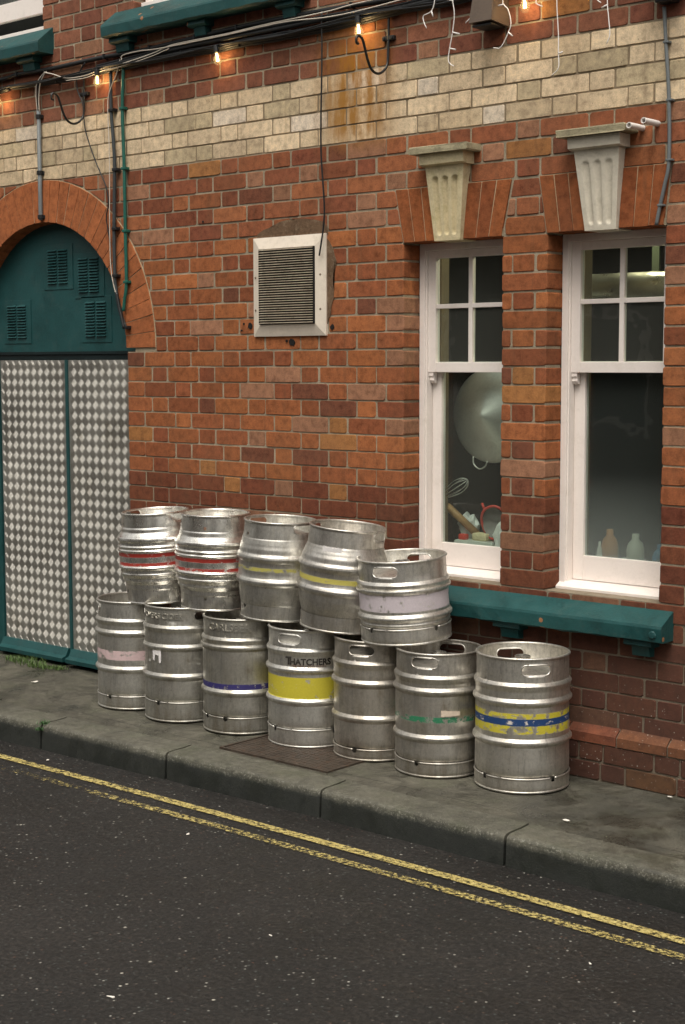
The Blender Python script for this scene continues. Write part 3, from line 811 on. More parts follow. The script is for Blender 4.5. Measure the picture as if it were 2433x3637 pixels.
def tread(x0, x1, z0, z1):
    bm = bmesh.new(); box(bm, x0, x1, DY, DY + .006, z0, z1, .001); p = .0290
    for i in range(int(x0 / (2 * p)) - 2, int(x1 / (2 * p)) + 2):
        for j in range(0, int(z1 / (2 * p)) + 1):
            for s, ox in ((1, 0), (-1, p)):
                ccx = i * 2 * p + ox; cz = j * 2 * p + ox
                dx, dz = math.cos(PI / 4 * 1), s * math.sin(PI / 4)
                for b in range(-2, 3):
                    L = .0182; wdt = .0025; q = b * .0073
                    ox2, oz2 = -dz * q, dx * q
                    ax, az = ccx + ox2, cz + oz2
                    if not (x0 + .008 < ax < x1 - .008 and z0 + .008 < az < z1 - .008): continue
                    top = []; e1 = (ax - dx * L, az - dz * L); e2 = (ax + dx * L, az + dz * L)
                    nx, nz = -dz * wdt, dx * wdt
                    if min(e1[0], e2[0]) < x0 + .002 or max(e1[0], e2[0]) > x1 - .002: continue
                    A = bm.verts.new((e1[0], DY - .0002, e1[1])); B = bm.verts.new((e2[0], DY - .0002, e2[1]))
                    S1 = bm.verts.new((ax + nx, DY - .0002, az + nz)); S2 = bm.verts.new((ax - nx, DY - .0002, az - nz))
                    T1 = bm.verts.new((ax - dx * L * .6, DY - .0021, az - dz * L * .6)); T2 = bm.verts.new((ax + dx * L * .6, DY - .0021, az + dz * L * .6))
                    for f in ((A, T1, S1), (S1, T1, T2), (S1, T2, B), (A, S2, T1), (S2, T2, T1), (S2, B, T2)): bm.faces.new(f)
    return bm
for a, b in ((-1.318, -.735), (-.715, -.143)):
    o = finish(tread(a, b, .085, 1.660), 'tread_plate', m_alu, door)
bm = bmesh.new(); box(bm, -.734, -.716, DY - .010, DY + .02, .05, 1.661, .002); finish(bm, 'meeting_strip', m_teal, door)
for a, b in ((-1.33, -.745), (-.720, -.135)):
    bm = bmesh.new(); prism_x(bm, [(DY + .01, .022), (DY - .055, .018), (DY - .058, .040), (DY - .03, .052), (DY - .012, .088), (DY + .01, .090)], a, b); finish(bm, 'weather_board', m_teal, door)
for (vx0, vz0, vx1, vz1) in ((-.862, 2.063, -.690, 2.250), (-.603, 2.010, -.434, 2.195), (-.552, 1.778, -.380, 1.966), (-1.230, 1.778, -1.057, 1.963)):
    bm = bmesh.new(); y = DY - .0045
    box(bm, vx0 - .035, vx1 + .037, y - .003, y, vz0 - .026, vz1 + .026, .001)
    v = finish(bm, 'louvre_vent', m_teal, door)
    bm = bmesh.new(); n_ = 12; cw = (vx1 - vx0) / 2
    dk = bmesh.new()
    for c in (0, 1):
        a, b = vx0 + c * (cw + .004), vx0 + c * (cw + .004) + cw - .009
        for i in range(n_):
            z = vz0 + (vz1 - vz0) * i / n_; h = (vz1 - vz0) / n_
            lower = vz0 < 1.9
            # pressed hood: slopes out, open underneath
            A = [bm.verts.new(p) for p in ((a, y - .0031, z + h * .95), (b, y - .0031, z + h * .95), (b - .003, y - .0125, z + h * .38), (a + .003, y - .0125, z + h * .38))]
            bm.faces.new(A)
            for p0, p1, xx in ((A[0], A[3], a), (A[1], A[2], b)):
                q = bm.verts.new((xx, y - .0031, z + h * .38)); bm.faces.new((p0, p1, q))
            box(dk, a, b, y - .0036, y - .0032, z + h * .12, z + h * .60)
    finish(bm, 'louvre', m_teal, v); finish(dk, 'louvre_slot', m_hole, v)

# ------------------------------------------------------------------ things fixed to the wall
t = thing('extractor_vent', 'square cream metal extractor vent with dark horizontal slats on the brick wall', 'vent', (1.01, 0, 1.99))
bm = bmesh.new(); o0, o1, i0_, i1_ = -.226, .226, -.170, .170
for ring in ((((o0, -.002), (o1, -.002)), 0),):
    co = [(o0, o0), (o1, o0), (o1, o1), (o0, o1)]; ci = [(i0_ - .003, i0_ - .003), (i1_ + .003, i0_ - .003), (i1_ + .003, i1_ + .003), (i0_ - .003, i1_ + .003)]
    a = [bm.verts.new((x, .004, z)) for x, z in co]; b = [bm.verts.new((x, -.010, z)) for x, z in co]; c = [bm.verts.new((x, -.024, z)) for x, z in ci]; d = [bm.verts.new((x, .0, z)) for x, z in ci]
    for q in range(4):
        r = (q + 1) % 4
        bm.faces.new((a[q], a[r], b[r], b[q])); bm.faces.new((b[q], b[r], c[r], c[q])); bm.faces.new((c[q], c[r], d[r], d[q]))
finish(bm, 'frame', m_vent, t)
bm = bmesh.new(); NSL = 31
for i in range(NSL):
    z = -.166 + .332 * i / (NSL - 1)
    prism_x(bm, [(-.0365, z - .0014), (-.0375, z), (-.0365, z + .0014), (-.024, z + .0034), (-.024, z + .0022), (-.033, z - .0004)], -.168, .168)
finish(bm, 'slats', m_slat, t)
bm = bmesh.new(); box(bm, -.171, .171, -.004, -.001, -.171, .171); box(bm, -.1715, -.167, -.033, -.001, -.171, .171); box(bm, .167, .1715, -.033, -.001, -.171, .171)
finish(bm, 'dark_core', m_hole, t)
for x, z in ((-.207, .045), (-.207, -.105), (.198, .045), (.198, -.108)):
    bm = bmesh.new(); lathe(bm, [(0, .004), (.004, .003), (.0055, 0), (.0055, -.004)], 12)
    for v in bm.verts: v.co = Vector((x + v.co.x, -.0165 - v.co.z, z + v.co.y))
    finish(bm, 'screw', M_plain('dull screw', (.18, .14, .1, 1), .5) if x == -.207 and z > 0 else bpy.data.materials['dull screw'], t)

def patch(name, pts, y, mat, thick=.004, sub=3, jit=.008):
    P = []
    for i in range(len(pts)):
        a, b = Vector(pts[i]), Vector(pts[(i + 1) % len(pts)])
        for k in range(sub): P.append(a.lerp(b, k / sub) + Vector((rnd.uniform(-jit, jit), rnd.uniform(-jit, jit))))
    bm = bmesh.new(); prism_y(bm, [tuple(p) for p in P], y - thick, y + thick); bmesh.ops.triangulate(bm, faces=[f for f in bm.faces if len(f.verts) > 4])
    return finish(bm, name, mat, building)
patch('cement_patch', [(.80, 2.205), (.81, 2.235), (.90, 2.272), (1.02, 2.290), (1.15, 2.285), (1.225, 2.262), (1.24, 2.205)], .0010, m_cement, .0036, jit=.006)
patch('cement_patch', [(1.228, 1.80), (1.228, 2.20), (1.262, 2.17), (1.290, 2.09), (1.272, 2.02), (1.278, 1.93), (1.255, 1.86)], .0010, m_cement, .0036, jit=.005)
for x, z, r in ((1.02, 1.735, .018), (.752, 1.815, .014), (.71, 1.825, .006), (.695, 1.795, .005), (1.265, 1.80, .012), (.985, 1.742, .006), (.44, 2.315, .006), (.02, 3.22, .006)):
    bm = bmesh.new(); prism_y(bm, [(x + r * rnd.uniform(.75, 1.2) * math.cos(a * PI / 6), z + r * rnd.uniform(.75, 1.2) * math.sin(a * PI / 6)) for a in range(12)], -.0035, .004)
    finish(bm, 'drilled_hole', m_hole, building)

def cable(name, pts, r, mat, parent=None, seg=7, sub=5, wig=0):
    P = catmull([(x, y, z) for x, y, z in pts], sub)
    if wig: P = [p + Vector((0, rnd.uniform(-wig, 0), rnd.uniform(-wig, wig))) for p in P]
    bm = bmesh.new(); tube(bm, P, r, seg); return finish(bm, name, mat, parent, smooth=True)
def at(pts, y, dz=0): return [(x, y, z + dz) for x, z in pts]
up_l = [(-2.6, 3.14), (-1.8, 3.15), (-1.096, 3.165), (-.963, 3.174), (-.696, 3.168), (-.305, 3.172), (-.164, 3.170), (.043, 3.166), (.352, 3.173), (.691, 3.181), (1.01, 3.18), (1.352, 3.175), (1.6, 3.165), (2.0, 3.15), (2.6, 3.15), (4.5, 3.16)]
mn = [(-2.6, 3.10), (-1.8, 3.09), (-1.098, 3.10), (-1.002, 3.113), (-.78, 3.107), (-.548, 3.100), (-.341, 3.104), (-.157, 3.106), (.042, 3.108), (.351, 3.109), (.547, 3.101), (.783, 3.104), (1.009, 3.100), (1.268, 3.099), (1.489, 3.104), (1.652, 3.112), (1.8, 3.114), (1.95, 3.108), (2.2, 3.12), (3.0, 3.14), (4.5, 3.14)]
md = [(-.30, 3.118), (-.1, 3.125), (.043, 3.130), (.351, 3.137), (.596, 3.138), (.965, 3.136), (1.268, 3.136), (1.489, 3.128), (1.65, 3.12), (2.0, 3.13), (2.6, 3.14), (4.5, 3.15)]
t = thing('cable_bundle', 'bundle of thick black cables strung along the brick wall below the upper sills', 'cables')
cable('cable', at(up_l, -.018), .0115, m_black, t)
cable('cable', at(mn, -.022), .0100, m_black, t); cable('cable', at(mn, -.034, .004), .0062, m_black, t, wig=.002)
cable('cable', at(md, -.030), .0108, m_black, t); cable('cable', at(md, -.020, .017), .0065, m_black, t)
cable('cable', at(mn[3:], -.016, -.011), .0062, m_black, t, wig=.002); cable('cable', at(mn[8:], -.024, .015), .0065, m_black, t, wig=.002)
for x, z in ((-.955, 3.174), (-.24, 3.172), (.10, 3.17), (.42, 3.176), (.70, 3.181), (1.06, 3.181), (1.40, 3.174), (.33, 3.12), (.72, 3.105), (.93, 3.138), (-.62, 3.10), (-.33, 3.105)):
    bm = bmesh.new(); box(bm, x - .005, x + .005, -.033, 0, z - .012, z + .013, .002); finish(bm, 'cable_clip', m_black, t)
t = thing('white_cable', 'pair of thin off-white wires twisting along in front of the black cables', 'cable')
wh = [(-.70, 3.15), (-.622, 3.13), (-.518, 3.098), (-.363, 3.093), (-.228, 3.111), (-.096, 3.114), (.127, 3.133), (.262, 3.154), (.362, 3.157), (.654, 3.156), (.93, 3.162), (1.277, 3.163), (1.497, 3.172), (2.2, 3.17)]
wh2 = [(-.083, 3.132), (-.071, 3.154), (.055, 3.158), (.128, 3.153), (.262, 3.150), (.654, 3.150), (1.019, 3.155), (1.277, 3.138), (1.497, 3.139), (1.75, 3.15), (2.2, 3.16)]
cable('wire', at(wh, -.043), .0030, m_whitewire, t); cable('wire', at(wh2, -.046), .0030, m_whitewire, t); cable('wire', at([(x, z - .012) for x, z in wh[2:8]], -.044), .0022, m_whitewire, t)
# wires dropping to the left conduit
t = thing('grey_conduit', 'grey conduit dropping from the cable bundle to the top of the door arch', 'conduit')
bm = bmesh.new(); tube(bm, [(-.785, -.018, 2.965), (-.785, -.018, 2.42), (-.785, -.018, 2.398)], .0115, 10); finish(bm, 'pipe', m_greypvc, t, smooth=True)
for z in (2.936, 2.645, 2.415):
    bm = bmesh.new(); lathe(bm, [(.0125, -.011), (.0165, -.009), (.0165, .009), (.0125, .011)], 12, -.785, -.018)
    for v in bm.verts: v.co.z += z
    box(bm, -.805, -.765, -.012, .0, z - .010, z + .010, .003); finish(bm, 'clip', m_black, t)
for dx, m in ((-.006, m_whitewire), (-.001, m_black), (.005, m_black), (.009, m_whitewire)):
    cable('wire', [(-.785 + dx, -.02, 2.96), (-.783 + dx * 1.5, -.026, 3.03), (-.765 + dx * 2, -.032, 3.10), (-.72 + dx, -.035, 3.14), (-.69, -.035, 3.152)], .0028, m, t)
# middle pair: black conduit with loose white wire, green conduit
t = thing('black_conduit', 'black conduit between the grey and the green one, bending behind the arch edge', 'conduit')
bc = [(-.196, 3.09), (-.198, 2.907), (-.184, 2.753), (-.178, 2.61), (-.190, 2.317), (-.190, 2.081), (-.176, 1.985), (-.150, 1.895), (-.115, 1.822)]
cable('pipe', at(bc, -.02), .0090, m_dkpvc, t, 9)
cable('wire', at([(-.168, 2.0), (-.150, 1.93), (-.128, 1.86), (-.115, 1.82)], -.03), .008, m_black, t)
cable('wire', at([(-.111, 3.141), (-.142, 3.07), (-.196, 2.992), (-.210, 2.909), (-.204, 2.678), (-.211, 2.291), (-.204, 2.104), (-.167, 1.977), (-.139, 1.906)], -.031), .0024, m_whitewire, t)
for x, z in ((-.192, 2.905), (-.172, 2.61), (-.182, 2.318), (-.184, 2.083), (-.110, 1.822)):
    bm = bmesh.new(); box(bm, x - .016, x + .020, -.032, 0, z - .008, z + .008, .003); finish(bm, 'clip', m_black, t)
t = thing('green_conduit', 'bright green painted conduit running down beside the door arch', 'conduit')
cable('pipe', at([(-.098, 3.118), (-.112, 2.898), (-.105, 2.604), (-.104, 2.301), (-.102, 2.047), (-.118, 1.96), (-.128, 1.905)], -.02), .0088, m_greenpvc, t, 9)
bm = bmesh.new(); tube(bm, [(-.098, -.02, 3.115), (-.098, -.02, 3.132)], .012, 10); finish(bm, 'end_cap', m_whitewire, t)
for x, z in ((-.110, 2.905), (-.104, 2.61), (-.104, 2.302), (-.101, 2.049)):
    bm = bmesh.new(); box(bm, x - .016, x + .016, -.031, 0, z - .007, z + .007, .003); finish(bm, 'clip', m_greenpvc, t)
o = cable('loose_cable', at([(-.388, 3.163), (-.432, 3.123), (-.458, 3.084), (-.452, 3.029), (-.416, 2.966), (-.409, 2.911), (-.392, 2.813), (-.322, 2.666), (-.244, 2.535), (-.226, 2.448), (-.243, 2.372), (-.218, 2.246), (-.214, 2.136)], -.024), .0033, m_black)
tag(o, 'thin black cable looping loosely down between the hook and the conduits', 'cable')
o = cable('hanging_cable', at([(1.238, 3.172), (1.238, 3.02), (1.236, 2.89), (1.231, 2.70), (1.232, 2.553), (1.243, 2.42), (1.250, 2.313), (1.243, 2.235), (1.232, 2.18), (1.218, 2.116)], -.034), .0040, m_black)
tag(o, 'single black cable hanging down in front of the cream extractor vent', 'cable')
t = thing('grey_conduit', 'thin pale grey conduit down the wall right of the right-hand window arch', 'conduit')
cable('pipe', at([(2.915, 2.94), (2.925, 2.811), (2.942, 2.602), (2.946, 2.38), (2.930, 2.294), (2.911, 2.213), (2.898, 2.150)], -.016), .0072, m_greypvc, t, 9)
for x, z in ((2.926, 2.812), (2.943, 2.602), (2.946, 2.385), (2.914, 2.222)):
    bm = bmesh.new(); box(bm, x - .010, x + .014, -.025, 0, z - .004, z + .004, .002); finish(bm, 'clip', m_greypvc, t)
t = thing('junction_box', 'black plastic box at the top of the thin grey conduit, top right', 'box', (2.93, 0, 2.985))
bm = bmesh.new(); box(bm, -.05, .07, -.085, 0, -.01, .12, .006); finish(bm, 'housing', m_black, t)
bm = bmesh.new(); box(bm, -.03, .04, -.06, 0, -.035, -.0105, .004); finish(bm, 'gland', m_black, t)

# hanging-basket hooks: bar on the wall, arm swinging out to the street and up to a curl
def hook(x, label):
    t = thing('basket_hook', label, 'hook', (x, 0, 3.0), 'iron hooks below the cable bundle')
    arm = [(0, -.012, .10), (0, -.014, .03), (0, -.016, -.05), (0, -.022, -.10), (0, -.05, -.133), (0, -.088, -.147), (0, -.125, -.135), (0, -.150, -.100), (0, -.168, -.055), (0, -.185, -.020), (0, -.208, -.010), (0, -.222, -.022), (0, -.221, -.040), (0, -.210, -.043)]
    bm = bmesh.new(); tube(bm, catmull(arm, 6), .0058, 10); finish(bm, 'arm', m_blackiron, t, smooth=True)
    bm = bmesh.new(); box(bm, -.032, .032, -.019, 0, .000, .020, .004)
    finish(bm, 'clamp', m_blackiron, t)
    for sx in (-.022, .022):
        bm = bmesh.new(); tube(bm, [(sx, -.019, .010), (sx, -.024, .010)], .006, 8); finish(bm, 'bolt', m_blackiron, t)
hook(-.414, 'black iron hook with curled tip, the one above the door arch')
hook(1.600, 'black iron hook with curled tip, the one above the rust-stained cream bricks')

# festoon bulbs
m_bulbglass = M_glass('bulb glass', 0, (1, .97, .9, 1)); m_fil = M_emit('glowing filament', (1, .66, .24, 1), 14)
t = thing('festoon_lights', 'string of black lamp holders with glowing pear-shaped bulbs hung from the cables', 'string lights')
cable('cable', at([(-1.3, 3.10), (-1.075, 3.112), (-.70, 3.10), (-.255, 3.118), (.2, 3.10), (.60, 3.112), (1.0, 3.098), (1.465, 3.120), (1.9, 3.10), (2.33, 3.118), (2.8, 3.10), (3.2, 3.11)], -.050), .0038, m_black, t)
for x, z, tilt in ((-1.082, 3.100, 0), (-.262, 3.108, -.05), (.594, 3.106, -.18), (1.463, 3.112, -.1), (2.318, 3.088, -.1)):
    mt = Matrix.Translation((x, -.055, z)) @ Matrix.Rotation(tilt, 4, 'Y')
    bm = bmesh.new(); lathe(bm, [(0, .004), (.0115, .002), (.0125, -.026), (.0105, -.030), (0, -.030)], 14); bm.transform(mt @ Matrix.Scale(1, 4)); h = finish(bm, 'lamp_holder', m_black, t, smooth=False)
    bm = bmesh.new(); lathe(bm, [(.0085, -.028), (.0105, -.038), (.0170, -.052), (.0205, -.064), (.0190, -.076), (.011, -.087), (0, -.0905)], 18); bm.transform(mt); finish(bm, 'bulb', m_bulbglass, h, smooth=True)
    bm = bmesh.new()
    for q in range(6): a = q * PI / 3; tube(bm, [(.0035 * math.cos(a), .0035 * math.sin(a), -.034), (.006 * math.cos(a + .5), .006 * math.sin(a + .5), -.070)], .0011, 5)
    bm.transform(mt); finish(bm, 'filament', m_fil, h)
    pl = bpy.data.lights.new('bulb_light', 'POINT'); pl.energy = .55; pl.color = (1, .68, .32); pl.shadow_soft_size = .012
    po = bpy.data.objects.new('bulb_light', pl); C.objects.link(po); po.parent = h; po.location = mt @ Vector((0, 0, -.056))

# icicle fairy lights
t = thing('icicle_lights', 'white icicle light cable with short crooked strands over the cream bricks', 'string lights')
ic = [[(1.903, 3.20), (1.903, 3.112), (1.886, 3.067), (1.846, 3.055), (1.846, 3.032), (1.861, 3.002)], [(1.886, 3.067), (1.894, 3.044)],
      [(1.990, 3.20), (1.993, 3.099), (2.003, 3.039), (1.994, 2.967), (1.980, 2.907), (1.973, 2.863), (1.985, 2.843), (2.001, 2.834)], [(1.994, 2.967), (2.029, 2.956)], [(1.98, 2.907), (2.01, 2.897)], [(1.96, 3.104), (1.993, 3.091)],
      [(2.118, 3.20), (2.118, 3.054), (2.091, 3.019), (2.059, 2.994)], [(2.118, 3.054), (2.146, 3.043)],
      [(2.24, 3.20), (2.24, 3.061), (2.244, 3.039), (2.267, 3.014), (2.28, 2.962), (2.268, 2.929), (2.233, 2.876), (2.197, 2.88)], [(2.218, 3.037), (2.244, 3.039)], [(2.268, 2.929), (2.288, 2.912)],
      [(2.397, 3.20), (2.397, 3.036), (2.399, 3.019), (2.427, 3.004)],
      [(2.492, 3.20), (2.492, 3.022), (2.496, 2.952), (2.501, 2.889), (2.502, 2.82), (2.503, 2.764), (2.472, 2.738)], [(2.502, 2.818), (2.521, 2.82)],
      [(2.60, 3.20), (2.64, 3.04), (2.668, 2.995), (2.688, 2.977)],
      [(2.715, 3.20), (2.715, 2.988), (2.722, 2.919), (2.728, 2.857), (2.715, 2.824)], [(2.715, 2.966), (2.691, 2.959)], [(2.0, 2.79), (2.012, 2.782), (2.025, 2.774)]]
cable('lead_wire', [(1.5, -.05, 3.19), (2.0, -.06, 3.205), (2.6, -.06, 3.20), (3.4, -.05, 3.20)], .003, m_fairy, t)
for s_ in ic[:-1]: cable('strand', [(x, -.085 if len(s_) > 2 else -.085, z) for x, z in s_], .0022 if len(s_) > 2 else .003, m_fairy, t, 6, 4, wig=.0008)

# floodlight and overflow pipes
t = thing('floodlight', 'brown downward wall lamp housing with dark underside behind the icicle strands', 'wall lamp', (2.155, 0, 2.97))
bm = bmesh.new()
A = [(-.055, -.12, .012), (.055, -.12, .012), (.062, -.005, 0), (-.062, -.005, 0)]; B_ = [(-.045, -.085, .20), (.045, -.085, .20), (.05, -.005, .22), (-.05, -.005, .22)]
a = [bm.verts.new(v) for v in A]; b = [bm.verts.new(v) for v in B_]
for q in range(4): bm.faces.new((a[q], a[(q + 1) % 4], b[(q + 1) % 4], b[q]))
bm.faces.new(b); bm.faces.new(a[::-1]); finish(bm, 'housing', m_brownbox, t)
bm = bmesh.new(); box(bm, -.047, .047, -.108, -.015, -.004, .004, .002); finish(bm, 'lens', m_black, t)
for x, z, ln, lb in ((2.824, 2.514, .10, 'white overflow pipe stub, lower and nearer the keystone'), (2.888, 2.524, .105, 'white overflow pipe stub, upper and nearer the conduit')):
    bm = bmesh.new(); y0, y1 = .03, -ln; R, r = .0112, .0085
    prof = [(r, 0), (R, 0), (R, ln + .03), (r, ln + .03)]
    rings = []
    for rr, d in ((r, 0.0), (R, 0.0), (R, ln + .03)): rings.append([bm.verts.new((x + rr * math.cos(k * PI / 9), -ln + d, z + rr * math.sin(k * PI / 9))) for k in range(18)])
    rings.append([bm.verts.new((x + r * math.cos(k * PI / 9), -ln + .06, z + r * math.sin(k * PI / 9))) for k in range(18)])
    for p, q in ((0, 1), (1, 2), (0, 3)):
        for k in range(18): bm.faces.new((rings[p][k], rings[p][(k + 1) % 18], rings[q][(k + 1) % 18], rings[q][k]))
    bm.faces.new(rings[3]); tag(finish(bm, 'overflow_pipe', m_fairy), lb, 'pipe', 'pipe stubs over the right keystone')

# ------------------------------------------------------------------ kegs and casks
def az_cam(x, y): return math.atan2(CAM.y - y, CAM.x - x)
def text_mesh(s, size, extrude, weight=0.0):
    cu = bpy.data.curves.new('lettering', 'FONT'); cu.body = s; cu.size = size; cu.extrude = extrude; cu.align_x = 'CENTER'; cu.resolution_u = 3; cu.offset = weight
    ob = bpy.data.objects.new('tmp', cu); C.objects.link(ob)
    dg = bpy.context.evaluated_depsgraph_get(); me = bpy.data.meshes.new_from_object(ob.evaluated_get(dg))
    bpy.data.objects.remove(ob); bpy.data.curves.remove(cu); return me
def wrap_text(name, s, size, R, z, ang, mat, parent, sx=1.0, proud=.0008, depth=.0012, caps=None, Rf=None):
    """lettering bent round a drum of radius R, centred at angle ang, baseline at z"""
    me = text_mesh(s, size, depth, .0012 if name == 'printed_word' else 0)
    for v in me.vertices:
        x, y, d = v.co; a = ang + x * sx / R; zz = z + y
        rr = (Rf(zz) if Rf else R) + proud + (d if d > 0 else -.003)
        v.co = (rr * math.cos(a), rr * math.sin(a), zz)
    me.materials.clear(); me.materials.append(mat); me.name = name
    o = bpy.data.objects.new(name, me); C.objects.link(o); o.parent = parent; return o
def prof_r(profile, z):
    p = sorted(profile, key=lambda q: q[1])
    for (r0, z0), (r1, z1) in zip(p, p[1:]):
        if z0 <= z <= z1: return r0 + (r1 - r0) * (z - z0) / max(z1 - z0, 1e-6)
    return p[0][0] if z < p[0][1] else p[-1][0]
def chime(Rf, z0, z1, slots, th=.0032, seg=220, nz=30, notches=(), zn=0, dents=None, lip=.0055):
    """open ring of sheet steel with stadium shaped hand holes: slots = (angle, half width m, zc, half height m)"""
    bm = bmesh.new()
    def inside(a, z):
        R = Rf(z)
        for sa, hw, zc, hh in slots:
            d = (a - sa + PI) % (2 * PI) - PI; x = d * R; cx = max(-hw + hh, min(hw - hh, x)); q = math.hypot(x - cx, z - zc)
            if q < hh: return True
        for na, nr in notches:
            d = (a - na + PI) % (2 * PI) - PI
            if math.hypot(d * R, z - zn) < nr: return True
        return False
    def snap(a, z):
        R = Rf(z)
        for sa, hw, zc, hh in slots:
            d = (a - sa + PI) % (2 * PI) - PI; x = d * R; cx = max(-hw + hh, min(hw - hh, x)); vx, vz = x - cx, z - zc; q = math.hypot(vx, vz)
            if 1e-6 < q < hh + .0065 and q > hh - .0065: return sa + (cx + vx / q * hh) / R, zc + vz / q * hh
        return a, z
    dd = dents or (lambda a, z: 0)
    for side, off in ((0, 0), (1, -th)):
        V = {}
        for i in range(seg):
            for j in range(nz + 1):
                a = 2 * PI * i / seg; z = z0 + (z1 - z0) * j / nz
                if 0 < j < nz: a, z = snap(a, z)
                r = Rf(z) + off + dd(a, z); V[i, j] = bm.verts.new((r * math.cos(a), r * math.sin(a), z))
        for i in range(seg):
            for j in range(nz):
                ac = 2 * PI * (i + .5) / seg; zc = z0 + (z1 - z0) * (j + .5) / nz
                if inside(ac, zc): continue
                q = (V[i, j], V[(i + 1) % seg, j], V[(i + 1) % seg, j + 1], V[i, j + 1])
                bm.faces.new(q if side == 0 else q[::-1])
    loose = [v for v in bm.verts if not v.link_faces]
    for v in loose: bm.verts.remove(v)
    for sa, hw, zc, hh in slots:            # rolled lip of each hand hole
        P = []
        for k in range(48):
            t = 2 * PI * k / 48; cx = (hw - hh) * (1 if math.cos(t) > 0 else -1)
            x, z = cx + hh * math.cos(t), zc + hh * math.sin(t); R = Rf(z) - th / 2; a = sa + x / R; R += dd(a, z)
            P.append(Vector((R * math.cos(a), R * math.sin(a), z)))
        n = len(P); rings = []
        for k in range(n):
            d = (P[(k + 1) % n] - P[k - 1]).normalized(); o = Vector((P[k].x, P[k].y, 0)).normalized(); v = d.cross(o)
            rings.append([bm.verts.new(P[k] + o * math.cos(q * PI / 4) * .0036 + v * math.sin(q * PI / 4) * .0032) for q in range(8)])
        for k in range(n):
            for q in range(8): bm.faces.new((rings[k][q], rings[(k + 1) % n][q], rings[(k + 1) % n][(q + 1) % 8], rings[k][(q + 1) % 8]))
    return bm
def add_lip(bm, Rf, z, rad, seg=128, dents=None, out=0):
    """rolled edge torus"""
    rings = []
    for i in range(seg):
        a = 2 * PI * i / seg; R = Rf(z) - .0015 + out + (dents(a, z) if dents else 0)
        rings.append([bm.verts.new(((R + rad * math.cos(q * PI / 5)) * math.cos(a), (R + rad * math.cos(q * PI / 5)) * math.sin(a), z + rad * .9 * math.sin(q * PI / 5))) for q in range(10)])
    for i in range(seg):
        for q in range(10): bm.faces.new((rings[i][q], rings[(i + 1) % seg][q], rings[(i + 1) % seg][(q + 1) % 10], rings[i][(q + 1) % 10]))
def arcs(bm, Rf, z, rad, notch, gap=.055):
    """rolled upper arris of the foot ring, broken at the drain notches"""
    ns = sorted(a % (2 * PI) for a in notch) or [0]
    for k, a0 in enumerate(ns):
        a1 = ns[(k + 1) % len(ns)]; a1 += 2 * PI if a1 <= a0 else 0
        n = max(6, int((a1 - a0) * 20)); R = Rf(z) - .0012
        tube(bm, [(R * math.cos(a), R * math.sin(a), z) for a in [a0 + gap + (a1 - a0 - 2 * gap) * i / n for i in range(n + 1)]], rad, 8)
def mk_dents(seed, amp, n=7):
    r = random.Random(seed); D = [(r.uniform(0, 2 * PI), r.uniform(0, .5), r.uniform(.12, .4), r.uniform(.015, .05), r.uniform(.3, 1) * amp) for _ in range(n)]
    ph = [r.uniform(0, 6.28) for _ in range(3)]
    def f(a, z):
        s = .0006 * math.sin(2 * a + ph[0]) + .0004 * math.sin(3 * a + ph[1]) + .0003 * math.sin(5 * a + ph[2] + z * 9)
        for da, dz, wa, wz, h in D:
            d = (a - da + PI) % (2 * PI) - PI; s -= h * math.exp(-(d / wa) ** 2 - ((z - dz) / wz) ** 2)
        return s
    return f
m_valve = M_plain('brushed valve steel', (.50, .48, .44, 1), .3, .15, 20, .0003, .5, metal=.95)
m_rubber = M_plain('black seal', (.02, .02, .02, 1), .6)
m_print = M_plain('dark printed ink', (.03, .026, .022, 1), .6, .2, 30)
m_print2 = M_plain('faded brown ink', (.20, .13, .10, 1), .6, .2, 30)
m_label = M_plain('torn white label', (.70, .67, .66, 1), .7, .08, 30)
m_label2 = M_plain('beige paper label', (.60, .50, .40, 1), .75, .1, 30)

